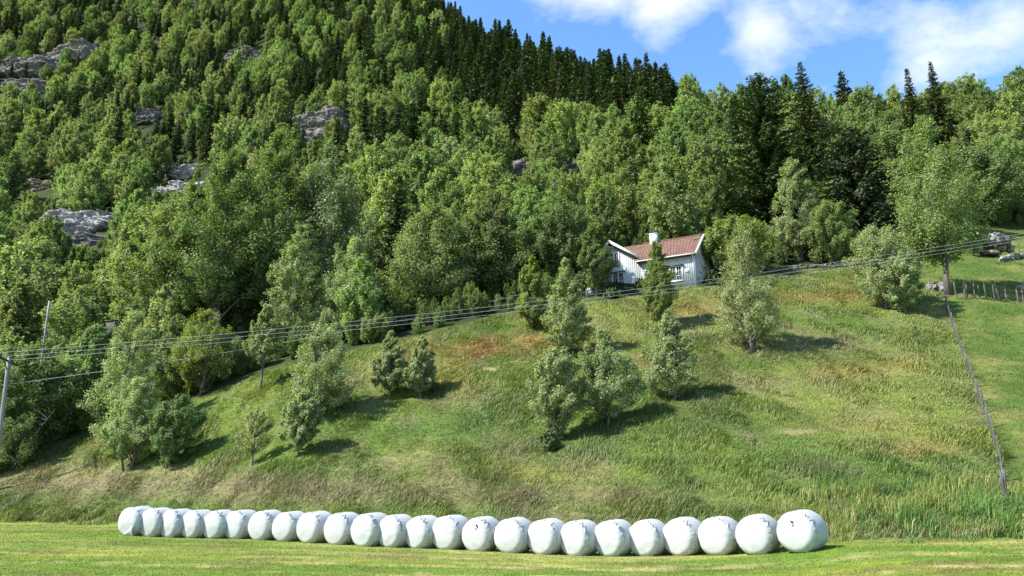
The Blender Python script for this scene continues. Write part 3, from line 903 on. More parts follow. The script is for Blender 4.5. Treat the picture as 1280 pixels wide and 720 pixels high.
def spruce_prob(px, py, n):
    p = .04 + .2 * sstep(.55, .68, n)
    left = sstep(640, 480, px) * sstep(265, 185, py)           # upper left mountain: mixed
    p = np.maximum(p, left * (.1 + .55 * sstep(.42, .58, n)))
    yb0 = np.interp(px, [430, 560, 640, 720, 780, 850], [50, 10, 25, 45, 65, 90])
    yb1 = np.interp(px, [430, 560, 640, 720, 780, 850], [120, 150, 172, 190, 198, 190])
    band = (px > 470) & (px < 848) & (py > yb0 - 30) & (py < yb1)
    p = np.where(band, .72 * sstep(460, 600, px) + .2, p)
    p = np.where((px > 640) & (py > yb1), .04, p)
    p = np.where(px > 855, .03, p)
    p = np.where((px < 260) & (py > 240), .1, p)
    p = np.where(py > 290, 0, p)
    return p

def build_forest():
    N = 60000
    th = rng.uniform(R(-43), R(43), N); u = rng.uniform(0, 1, N)
    r = np.sqrt(66 ** 2 + u * (640 ** 2 - 66 ** 2))
    # more darts nearby
    n2 = 22000
    th = np.concatenate([th, rng.uniform(R(-43), R(43), n2)]); r = np.concatenate([r, np.sqrt(58 ** 2 + rng.uniform(0, 1, n2) * (200 ** 2 - 58 ** 2))])
    x = np.sin(th) * r; y = np.cos(th) * r
    z = H(x, y)
    er = edge_r(th)
    zone = r > er + 2.5
    # skyline: keep trees on the visible side plus a few rows behind
    el = (z - CAMZ) / r
    ok = zone
    x, y, z, th, r, er = [a[ok] for a in (x, y, z, th, r, er)]
    px, py = proj(x, y, z)
    ok = (px > -70) & (px < 1350) & (py > -60)
    x, y, z, th, r, er, px, py = [a[ok] for a in (x, y, z, th, r, er, px, py)]
    # ground hidden behind the skyline by more than a tree height is skipped
    tb = np.round((th - R(-43)) / R(86) * 240).astype(int)
    rs = np.geomspace(60, 640, 120); ths = R(-43) + (np.arange(241) / 240) * R(86)
    TT, RR = np.meshgrid(ths, rs, indexing='ij')
    E = (H(np.sin(TT) * RR, np.cos(TT) * RR) - CAMZ) / RR
    Em = np.maximum.accumulate(E, axis=1)
    ri = np.clip(np.searchsorted(rs, r) - 1, 0, 119)
    vis = (z + 9 - CAMZ) / r > Em[tb, ri]
    x, y, z, th, r, er, px, py = [a[vis] for a in (x, y, z, th, r, er, px, py)]
    spc = 5.1 + r * .0042
    # houses keep-out and hero keep-out
    hx = np.array(hero_xy)
    keepx = []
    cell = {}
    order = rng.permutation(len(x))
    n = fbm(x * .03, y * .03, 301, 3)
    nk = fbm(x * .05, y * .05, 311, 3)
    sp = spruce_prob(px, py, n)
    res = []
    for i in order:
        xi, yi = x[i], y[i]
        s = spc[i]
        kind_sp = rng.random() < sp[i]
        if kind_sp: s *= .8
        d2 = np.hypot(hx[:, 0] - xi, hx[:, 1] - yi)
        if r[i] < 130 and (d2 < np.maximum(1.8, hx[:, 2] * .36)).any(): continue
        if 8.0 < xi < 25 and 66 < yi < 84.5: continue          # farmhouse yard
        if abs(xi + 51) < 4.5 and 89 < yi < 98: continue
        if 44 < xi < 62 and yi < 93: continue
        ht = (r[i] > 0)
        cs = 4.0
        ci, cj = int(xi // cs), int(yi // cs)
        bad = False
        k = int(math.ceil(s / cs))
        for a in range(ci - k, ci + k + 1):
            for b in range(cj - k, cj + k + 1):
                for (qx, qy) in cell.get((a, b), ()):
                    if (qx - xi) ** 2 + (qy - yi) ** 2 < s * s: bad = True; break
                if bad: break
            if bad: break
        if bad: continue
        # kind and size
        if kind_sp: kind = 'spruce'
        else:
            q = nk[i] + rng.normal(0, .09)
            kind = 'birch' if q < .53 else ('alder' if q < .64 else ('ash' if q < .68 else 'willow'))
        v = int(rng.integers(len(VAR[kind])))
        sc = rng.uniform(.72, 1.18) * float(np.interp(r[i], [70, 110, 180, 400], [.95, 1.3, 1.4, 1.4]))
        if kind == 'spruce': sc = rng.uniform(.6, 1.0) ** .8 * rng.uniform(.8, 1.35) * (1.2 if 440 < px[i] < 850 else 1.1)
        hh = VAR[kind][v][2] * sc; ww = VAR[kind][v][3] * sc
        # clearings in front of the bare rock
        pxt, pyt = proj(xi, yi, z[i] + hh)
        dd = yi * CP + (z[i] - CAMZ) * SP
        hw = ww * .5 / dd * F
        cl = False
        for (x0, y0, x1, y1, Yc) in cliff_boxes:
            if yi < Yc + 6 and px[i] + hw * .5 > x0 and px[i] - hw * .5 < x1 and pyt < y1 - (y1 - y0) * (.5 if rng.random() < .55 else .78) and py[i] > y0: cl = True; break
        if cl: continue
        if any(hd > 70 and yi < hy and abs(px[i] - hpx) < hwp * .32 + hw * .75 and pyt < hyt + (430 - hyt) * (.8 if 116 < hwp < 123 and hpx < 345 else .45) and py[i] > hyt + 40 for (hpx, hy, hwp, hyt, hd) in hero_px): continue
        # keep the farmhouse open to the front and its roof clear
        if 762 < px[i] < 892 and yi < 78: continue
        cell.setdefault((ci, cj), []).append((xi, yi))
        res.append((xi, yi, z[i], kind, v, sc, px[i], py[i], pyt, hw, r[i]))
    # visibility on a coarse id buffer, near to far
    res.sort(key=lambda t: t[10])
    Wb, Hb = 640, 360
    buf = np.zeros((Hb, Wb), bool)
    for (hxp, yb, dep, yt, wpx) in [(h[1], h[2], h[3], h[4], h[5]) for h in HERO]:
        y1 = yb or 430
        buf[max(0, yt // 2 + 5):int(y1 // 2), max(0, int((hxp - wpx * .4) // 2)):int((hxp + wpx * .4) // 2)] = True
    # the meadow itself
    xs = np.arange(Wb) * 2; ye = np.interp(xs, [a for a, b in EDGE_PX], [b for a, b in EDGE_PX])
    buf |= (np.arange(Hb)[:, None] * 2 > ye[None, :] + 4)
    seen = []
    for t in res:
        x0 = int(max(0, (t[6] - t[9]) // 2)); x1 = int(min(Wb, (t[6] + t[9]) // 2 + 1))
        y0 = int(max(0, t[8] // 2)); y1 = int(min(Hb, t[7] // 2 + 1))
        if x1 <= x0 or y1 <= y0: seen.append(0); continue
        yy = (np.arange(y0, y1) - y0 + .5) / max(1, y1 - y0)
        xx = np.abs((np.arange(x0, x1) + .5) * 2 - t[6]) / max(1e-3, t[9])
        sh = xx[None, :] < (np.minimum(1, yy * 1.1)[:, None] if t[3] == 'spruce' else np.sqrt(np.clip(1 - (2 * yy - 1) ** 2, 0, 1))[:, None])
        sub = buf[y0:y1, x0:x1]
        seen.append(int((sh & ~sub).sum()))
        sub |= sh
    seen = np.array(seen)
    kinds = np.array([t[3] for t in res])
    single = np.zeros(len(res), bool)
    for k in set(kinds):
        heroes = sum(1 for h in HERO if NAMEK[h[0]][0] == NAMEK[k][0])
        idx = np.nonzero((kinds == k) & (seen > 5))[0]
        idx = idx[np.argsort(-seen[idx])][:292 - heroes]
        single[idx] = True
    print('FOREST', len(res), 'single', single.sum(), {k: int((kinds == k).sum()) for k in set(kinds)}, {k: int(((kinds == k) & single).sum()) for k in set(kinds)}, 'unseen', int((seen == 0).sum()))
    for i in np.nonzero(single)[0]:
        (xi, yi, zi, kind, v, sc, tx, ty, pyt, hw, rr) = res[i]
        tm, cm, h, w = VAR[kind][v]
        nm, cat = NAMEK[kind]
        zone, grp = zone_of(tx, (ty + pyt) / 2, rr)
        adj = {'birch': 'light green birch', 'alder': 'mid green alder', 'willow': 'greyish pale willow', 'ash': 'fresh green ash', 'spruce': 'dark pointed spruce'}[kind]
        plant(nm, tm, cm, (xi, yi, zi - .15), float(rng.uniform(0, 6.28)), (sc, sc, sc * float(rng.uniform(.92, 1.12))), adj + ' ' + zone, cat, cat + ' trees ' + grp)
    rest = [res[i] for i in np.nonzero(~single)[0]]
    for i in order[:22000]:
        if 8.0 < x[i] < 25 and 62 < y[i] < 86: continue
        if x[i] > 40 and y[i] < 97: continue
        if any(b[0] < px[i] < b[2] and b[1] < py[i] - 4 and py[i] - 6 < b[3] and y[i] < b[4] + 4 for b in cliff_boxes): continue
        kd = 'alder' if rng.random() < .6 else 'birch'
        rest.append((x[i], y[i], z[i], kd, int(rng.integers(5)), rng.uniform(.12, .3), px[i], py[i], 0, 0, r[i]))
    far_forest(rest)

def zone_of(px, py, r):
    if px > 905:
        if py < 150: return 'on the right skyline above the dark spruces', 'on the right skyline'
        if px > 1130: return 'in the wood behind the fence tree and boulder heap', 'in the far right wood'
        return 'in the wood around the two big dark spruces', 'around the two big spruces'
    if px > 640:
        if 440 < px < 850 and py < 150: return 'in the dark stand along the ridge skyline', 'in the dark ridge stand'
        if py < 180: return 'high on the slope right of the dark ridge stand', 'high above the farmhouse'
        if py > 265: return 'in the wood edge close behind the farmhouse', 'close behind the farmhouse'
        return 'on the wooded slope above the farmhouse', 'on the slope above the farmhouse'
    if px > 440:
        if py < 150: return 'on the steep upper slope left of the skyline ridge', 'on the upper middle slope'
        if py < 260: return 'on the middle slope right of the large cracked cliff', 'right of the large cracked cliff'
        return 'in the wood edge left of the farmhouse', 'in the wood edge left of the farmhouse'
    if py < 60: return 'near the top of the left mountain above the cliffs', 'at the top of the left mountain'
    if py < 130:
        if px < 200: return 'around the dark cliff band at upper left', 'around the upper left cliff band'
        return 'on the upper left mountain between the small rock faces', 'between the small rock faces'
    if py < 215:
        if px < 200: return 'below the cliff band on the left mountain', 'below the upper left cliff band'
        return 'around the large cracked cliff', 'around the large cracked cliff'
    if py < 320:
        if px < 200: return 'around the pale rock slabs in the left wood', 'around the pale rock slabs'
        return 'behind the huge thick trunked tree', 'behind the huge thick trunked tree'
    if px < 140: return 'in the low wood behind the left utility poles', 'behind the left utility poles'
    return 'in the low wood behind the silvery willow', 'behind the silvery willow'

def far_forest(rest):
    """the mass of trees that show least: one object, crowns set on points"""
    srcs = []
    kindidx = {}
    for kind in ('birch', 'alder', 'willow', 'ash', 'spruce'):
        kindidx[kind] = len(srcs)
        for v in range(len(VAR[kind])): srcs.append(VAR[kind][v][1])
    n = len(rest)
    V = np.array([(t[0], t[1], t[2] - .15) for t in rest])
    # realise as one mesh per kind of leaf material is avoided: one geometry-nodes object
    me = bpy.data.meshes.new('distant_forest'); me.vertices.add(n); me.vertices.foreach_set('co', V.astype(np.float32).ravel())
    a = me.attributes.new('pick', 'INT', 'POINT'); a.data.foreach_set('value', np.array([kindidx[t[3]] + t[4] for t in rest], np.int32))
    a = me.attributes.new('turn', 'FLOAT_VECTOR', 'POINT'); a.data.foreach_set('vector', np.stack([np.zeros(n), np.zeros(n), rng.uniform(0, 6.28, n)], 1).astype(np.float32).ravel())
    sc = np.array([t[5] for t in rest])
    a = me.attributes.new('size', 'FLOAT_VECTOR', 'POINT'); a.data.foreach_set('vector', np.stack([sc, sc, sc * rng.uniform(.9, 1.12, n)], 1).astype(np.float32).ravel())
    o = obj('distant_forest', me)
    tag(o, 'dense far-off mixed wood filling the gaps on the mountainside', 'forest', kind='stuff')
    # crowns of trees already standing in the scene serve as the sources
    have = {}
    for ob in COL.objects:
        if ob.type == 'MESH' and ob.name.startswith('crown'): have.setdefault(ob.data.name, ob)
    ng = bpy.data.node_groups.new('forest_scatter', 'GeometryNodeTree')
    ng.interface.new_socket('Geometry', in_out='INPUT', socket_type='NodeSocketGeometry')
    ng.interface.new_socket('Geometry', in_out='OUTPUT', socket_type='NodeSocketGeometry')
    gi = ng.nodes.new('NodeGroupInput'); go = ng.nodes.new('NodeGroupOutput')
    ins = ng.nodes.new('GeometryNodeInstanceOnPoints'); ng.links.new(gi.outputs[0], ins.inputs['Points'])
    join = ng.nodes.new('GeometryNodeJoinGeometry')
    oi = []
    for s in srcs:
        ob = have.get(s.name)
        if ob is None: ob = have[list(have)[0]]
        n_ = ng.nodes.new('GeometryNodeObjectInfo'); n_.transform_space = 'ORIGINAL'; n_.inputs['Object'].default_value = ob; n_.inputs['As Instance'].default_value = True
        oi.append(n_)
    for n_ in reversed(oi): ng.links.new(n_.outputs['Geometry'], join.inputs[0])
    ng.links.new(join.outputs[0], ins.inputs['Instance'])
    ins.inputs['Pick Instance'].default_value = True
    for nm, typ, sock in (('pick', 'INT', 'Instance Index'), ('turn', 'FLOAT_VECTOR', 'Rotation'), ('size', 'FLOAT_VECTOR', 'Scale')):
        na = ng.nodes.new('GeometryNodeInputNamedAttribute'); na.data_type = typ; na.inputs['Name'].default_value = nm
        ng.links.new(na.outputs['Attribute'], ins.inputs[sock])
    ng.links.new(ins.outputs[0], go.inputs[0])
    md = o.modifiers.new('scatter', 'NODES'); md.node_group = ng
build_forest()

# ------------------------------------------------------------------ bales
def film_mat():
    m, nt = new_mat('white_bale_film')
    tc = nd(nt, 'ShaderNodeTexCoord').outputs['Object']
    oi = nd(nt, 'ShaderNodeObjectInfo')
    f = noise(nt, 3.0, tc, 6, .6); f2 = noise(nt, 16, tc, 4, .6)
    mp = nd(nt, 'ShaderNodeMapping'); nt.links.new(tc, mp.inputs[0]); mp.inputs['Scale'].default_value = (1.2, 8, 1.2)
    f3 = noise(nt, 4, mp.outputs[0], 4, .6)
    c = ramp(nt, f, [(.3, (.405, .415, .395)), (.7, (.435, .445, .425))])
    # a dirt film near the ground
    sx = nd(nt, 'ShaderNodeSeparateXYZ'); nt.links.new(tc, sx.inputs[0])
    dz = math_(nt, 'ADD', sx.outputs[2], math_(nt, 'MULTIPLY', f2, .25))
    c = mixc(nt, ramp(nt, dz, [(.1, (.35, .35, .35)), (.3, (0, 0, 0))]), c, (.5, .52, .42))
    h = math_(nt, 'ADD', math_(nt, 'MULTIPLY', f, .6), math_(nt, 'ADD', math_(nt, 'MULTIPLY', f2, .2), math_(nt, 'MULTIPLY', f3, .35)))
    p = princ(nt, c, .38, .45, bump(nt, h, .2, .05))
    t = nd(nt, 'ShaderNodeBsdfTranslucent'); nt.links.new(c, t.inputs[0])
    mx = nd(nt, 'ShaderNodeMixShader'); mx.inputs[0].default_value = .08
    nt.links.new(p.outputs[0], mx.inputs[1]); nt.links.new(t.outputs[0], mx.inputs[2])
    out(nt, mx.outputs[0]); return m
M['film'] = film_mat()
m, nt = new_mat('dark_tear'); p = princ(nt, (.06, .06, .045), .8); out(nt, p.outputs[0]); M['tear'] = m

BR, BL = .615, 1.3
def bale_r(ang, ax, g_off):
    """radius multiplier noise for the lumpy body"""
    return 1 + .03 * (fbm(np.cos(ang) * 1.3 + 7 + g_off, np.sin(ang) * 1.3 + ax * 1.6 + g_off, 401, 3) - .5) * 2

def gen_bale(seed):
    g = np.random.default_rng(seed); off = g.uniform(0, 90)
    K = 96
    # profile along -y (front face) to +y (back)
    e = .225
    prof = [(0.0, -BL / 2 - .035)]
    for q in np.linspace(.12, .98, 9): prof.append((BR * q * (1 - e / BR), -BL / 2 - .035 * (1 - q ** 2)))
    for a in np.linspace(0, np.pi / 2, 9): prof.append((BR - e + e * np.sin(a), -BL / 2 + e - e * np.cos(a)))
    for yy in np.linspace(-BL / 2 + e, BL / 2 - e, 14)[1:-1]: prof.append((BR + .05 * np.cos(yy / BL * 2.9) - .006, yy))
    for a in np.linspace(np.pi / 2, 0, 9): prof.append((BR - e + e * np.sin(a), BL / 2 - e + e * np.cos(a)))
    for q in np.linspace(.98, .12, 5): prof.append((BR * q * (1 - e / BR), BL / 2 + .03 * (1 - q ** 2)))
    prof.append((0.0, BL / 2 + .03))
    prof = np.array(prof); n = len(prof)
    a = np.arange(K) / K * 2 * np.pi
    A, I = np.meshgrid(a, np.arange(n))
    rad = prof[I, 0]; yy = prof[I, 1]
    mul = bale_r(A, yy, off)
    # gathered pleats round the shoulders
    sh = np.exp(-((np.abs(yy) - (BL / 2 - .08)) / .09) ** 2)
    pl = (fbm(A * 9.0 / 6.283 * 6 + off, yy * 3 + off, 411, 2) - .5)
    wr = (fbm(A * 2.5 + yy * 5 + off, yy * 9 + A, 421, 3) - .5)
    rad2 = rad * mul + (sh * pl * .014 + wr * .014) * (rad > .05)
    Y2 = yy + (fbm(rad * np.cos(A) * 4 + off, rad * np.sin(A) * 4, 431, 3) - .5) * .022 * np.sign(yy) * (np.abs(yy) > BL / 2 - .1)
    X = rad2 * np.cos(A); Z = rad2 * np.sin(A)
    # sag: flat foot, slightly wide
    X = X * 1.01; Z = Z * .985
    Z = np.where(Z < -.56, -.56 + (Z + .56) * .25, Z)
    Z = Z + .572
    V = np.stack([X, Y2, Z], -1).reshape(-1, 3)
    q = []
    for i in range(n - 1):
        for j in range(K):
            jj = (j + 1) % K
            q.append((i * K + j, (i + 1) * K + j, (i + 1) * K + jj, i * K + jj))
    body = mesh_np('film_body', V, [np.array(q)], True)
    # ragged lip of the end film, folded back over the barrel
    mb = MB(); K2 = 150
    a0, a1 = R(g.uniform(-75, -60)), R(g.uniform(95, 150))
    aa = np.linspace(a0, a1, K2)
    kn = np.sort(np.r_[0, g.uniform(0, 1, 34), 1]); kv = np.where(np.arange(36) % 2 == 0, g.uniform(.01, .05, 36), g.uniform(.08, .27, 36))
    jag = np.interp(np.linspace(0, 1, K2), kn, kv)
    jag *= np.minimum(1, np.minimum(np.arange(K2), np.arange(K2)[::-1]) / 14 + .1)
    rows = []
    for s, lift in ((0, .0), (.35, .003), (.7, .009), (1.0, .03)):
        yv = -BL / 2 + e * .42 + s * jag * 1.25
        base = np.interp(yv, [-BL / 2, -BL / 2 + e * .3, -BL / 2 + e * .6, -BL / 2 + e, 0], [BR - e, BR - e * .286, BR - e * .083, BR, BR + .044])
        rr = base * bale_r(aa, yv, off) + lift + .006
        rows.append(np.stack([rr * np.cos(aa) * 1.01, yv, rr * np.sin(aa) * .985 + .572], 1))
    top = np.concatenate(rows); bot = np.concatenate(rows); c = np.array([0, 0, .572])
    dv = bot - c; dv[:, 1] = 0; dv /= np.linalg.norm(dv, axis=1, keepdims=True)
    bot = bot - dv * .005
    V = np.concatenate([top, bot]); nT = len(top); q = []
    for i in range(3):
        for j in range(K2 - 1):
            b = i * K2 + j
            q.append((b, b + K2, b + K2 + 1, b + 1)); q.append((nT + b, nT + b + 1, nT + b + K2 + 1, nT + b + K2))
    for j in range(K2 - 1):
        b = 3 * K2 + j
        q.append((b, nT + b, nT + b + 1, b + 1))
    lip = mesh_np('film_edge', V, [np.array(q)], True)
    return body, lip

NB = 24
# (px centre of whole bale, bottom py, height px)
bx, bb, bh = BALE_X, BALE_B, BALE_H
BV = [gen_bale(600 + k) for k in range(8)]
for b in BV:
    b[0].materials.append(M['film']); b[1].materials.append(M['film'])
ordinal = ['leftmost', 'second', 'third', 'fourth', 'fifth', 'sixth', 'seventh', 'eighth', 'ninth', 'tenth', 'eleventh', 'twelfth']
for i in range(NB):
    Y = BALE_Y[i]
    P = pix(bx[i], bb[i], Y)
    X = P[0]
    z = float(H(X, Y))
    head = np.interp(i, [0, 11, 18, 23], [26, 32, 36, 43]) + random.uniform(-4, 4)
    sc = .91 * random.uniform(.97, 1.03)
    e = empty('silage_bale', (X, Y, z - .005), R(-head), sc); e.rotation_euler = (R(3.2), 0, R(-head))
    k = i % 8
    if i < 12: lab = f'{ordinal[i]} white wrapped bale from the left end of the row' if i else 'leftmost white wrapped bale with a loose flap low on its face'
    else:
        j = 23 - i
        lab = {0: 'rightmost and biggest white wrapped bale with a ragged film edge and small tear'}.get(j, f'{ordinal[j]} white wrapped bale from the right end of the row')
    if i == 14: lab = 'white wrapped bale mid row with a dark mark on its upper face edge'
    tag(e, lab, 'hay bale', 'white wrapped bales lined up along the field edge')
    obj('film_body', BV[k][0], e); obj('film_edge', BV[k][1], e)
    if i in (14, 23):
        g = np.random.default_rng(i); mb = MB()
        for q in range(3):
            cx, cz = (-.02 if i == 23 else .18, .92) if q == 0 else (g.normal(0 if i == 23 else .18, .05), .92 + g.normal(0, .05))
            L = .1 if q == 0 else .06
            a = g.uniform(0.5, 2.5)
            d = np.array([math.cos(a), 0, math.sin(a)]) * L / 2; s = np.array([-math.sin(a), 0, math.cos(a)]) * .018
            c = np.array([cx, -BL / 2 - .045, cz])
            mb.prism([c - d, c - s, c + d, c + s], (0, .05, 0))
        o = obj('film_tear', mb.mesh('film_tear'), e, M['tear'])
    if i == 0:
        mb = MB(); g = np.random.default_rng(3)
        rows = []
        for s in np.linspace(0, 1, 6):
            t = np.linspace(0, 1, 9)
            rows.append(np.stack([.05 + .5 * t, -BL / 2 - .06 - .05 * np.sin(s * 3) - .05 * s + 0 * t, .05 + s * (.10 + .38 * t ** 1.5)], 1))
        V = np.concatenate(rows); n9 = 9; q = [(a * n9 + b, a * n9 + b + 1, (a + 1) * n9 + b + 1, (a + 1) * n9 + b) for a in range(5) for b in range(8)]
        V2 = V + np.array([0, .012, 0]); q2 = [(x + len(V), w + len(V), zc + len(V), yq + len(V)) for x, yq, zc, w in q]
        mb.add(np.concatenate([V, V2]), q + q2)
        obj('film_flap', mb.mesh('film_flap', True), e, M['film'])

# ------------------------------------------------------------------ farmhouse
def paint_mat():
    m, nt = new_mat('pale_boarding')
    tc = nd(nt, 'ShaderNodeTexCoord').outputs['Object']
    mp = nd(nt, 'ShaderNodeMapping'); nt.links.new(tc, mp.inputs[0]); mp.inputs['Scale'].default_value = (3, 3, .25)
    f = noise(nt, 2.5, mp.outputs[0], 6, .65)
    c = ramp(nt, f, [(.3, (.36, .375, .385)), (.6, (.5, .51, .51))])
    p = princ(nt, c, .7, .25, bump(nt, f, .2, .01)); out(nt, p.outputs[0]); return m
M['board'] = paint_mat()
M['trim'] = simple_mat('white_trim', (.52, .52, .5), (.6, .6, .58), 3, .6, .1)
M['slate'] = simple_mat('dark_hood', (.03, .03, .03), (.07, .07, .07), 4, .7, .1)
M['stonewhite'] = simple_mat('whitewashed_brick', (.6, .59, .55), (.75, .74, .7), 6, .85, .3)
m, nt = new_mat('window_glass'); p = princ(nt, (.012, .015, .018), .06, .6); out(nt, p.outputs[0]); M['glass'] = m
def tile_mat():
    m, nt = new_mat('red_roof_tiles')
    tc = nd(nt, 'ShaderNodeTexCoord').outputs['Object']
    f = noise(nt, 2.0, tc, 6, .7); f2 = noise(nt, 9, tc, 2, .5)
    c = ramp(nt, f, [(.3, (.078, .043, .03)), (.55, (.128, .067, .046)), (.75, (.175, .11, .082))])
    c = mixc(nt, ramp(nt, f2, [(.55, (0, 0, 0)), (.7, (.5, .5, .5))]), c, (.13, .09, .07))
    p = princ(nt, c, .8, .25); out(nt, p.outputs[0]); return m
M['tile'] = tile_mat()

def roof_slope(a, b, c, d, tile_w=.27, row=.34, th=.07):
    """corrugated pantile sheet: a-b along the eaves, d-c along the ridge"""
    a, b, c, d = [np.array(v, float) for v in (a, b, c, d)]
    L = np.linalg.norm(b - a); S = np.linalg.norm(d - a)
    nu = max(4, int(L / tile_w) * 6); nv = max(2, int(S / row) * 2)
    nrm = np.cross(b - a, d - a); nrm /= np.linalg.norm(nrm)
    u = np.linspace(0, 1, nu + 1); v = np.linspace(0, 1, nv + 1)
    U, Vv = np.meshgrid(u, v)
    P = (a * (1 - U[..., None]) + b * U[..., None]) * (1 - Vv[..., None]) + (d * (1 - U[..., None]) + c * U[..., None]) * Vv[..., None]
    wave = .028 * np.sin(U * L / tile_w * 2 * np.pi) + .03 * (1 - ((Vv * S / row) % 1.0))
    top = P + nrm * (wave[..., None] + .02); bot = P - nrm * th
    n = top.shape[0] * top.shape[1]; k = nu + 1
    V = np.concatenate([top.reshape(-1, 3), bot.reshape(-1, 3)])
    q = []
    for i in range(nv):
        for j in range(nu):
            p = i * k + j
            q.append((p, p + 1, p + 1 + k, p + k)); q.append((n + p, n + p + k, n + p + 1 + k, n + p + 1))
    for j in range(nu):
        q.append((j, n + j, n + j + 1, j + 1)); p = nv * k + j; q.append((p, p + 1, n + p + 1, n + p))
    for i in range(nv):
        p = i * k; q.append((p, p + k, n + p + k, n + p)); p = i * k + nu; q.append((p, n + p, n + p + k, p + k))
    return V, q

def window(parent, x, z0, w, h, y, rows=3, cols=2, hood=False, nrm=-1, axis='y'):
    """window on a wall plane: local x along wall, outward -y"""
    def tf(V):
        V = np.asarray(V, float)
        if axis == 'x': # right gable: outward +x, along y
            return np.stack([y - V[:, 1], V[:, 0], V[:, 2]], 1)
        return V + np.array([0, y, 0])
    f = MB()
    fw = .09
    for (cx, cz, sx, sz) in ((x - w / 2 - fw / 2, z0 + h / 2, fw, h + 2 * fw), (x + w / 2 + fw / 2, z0 + h / 2, fw, h + 2 * fw), (x, z0 + h + fw / 2, w, fw), (x, z0 - fw / 2, w, fw)):
        f.box((cx, -.05, cz), (sx, .1, sz))
    f.box((x, -.045, z0 + h / 2), (.08, .07, h))
    for c in range(cols):
        cx = x - w / 2 + (c + .5) * w / cols
        for rr in range(1, rows): f.box((cx, -.045, z0 + h * rr / rows), (w / cols - .082, .05, .035))
    for V in f.v: V[:] = tf(V)
    wo = obj('window', f.mesh('window'), parent, M['trim'])
    g = MB(); g.box((x, -.012, z0 + h / 2), (w, .02, h))
    for V in g.v: V[:] = tf(V)
    obj('pane', g.mesh('pane'), wo, M['glass'])
    s = MB(); s.box((x, -.09, z0 - fw - .025), (w + .36, .18, .05))
    for V in s.v: V[:] = tf(V)
    obj('sill', s.mesh('sill'), wo, M['trim'])
    if hood:
        s = MB(); s.box((x, -.12, z0 + h + fw + .03), (w + .5, .26, .06))
        for V in s.v: V[:] = tf(V)
        obj('hood', s.mesh('hood'), wo, M['slate'])
    return wo

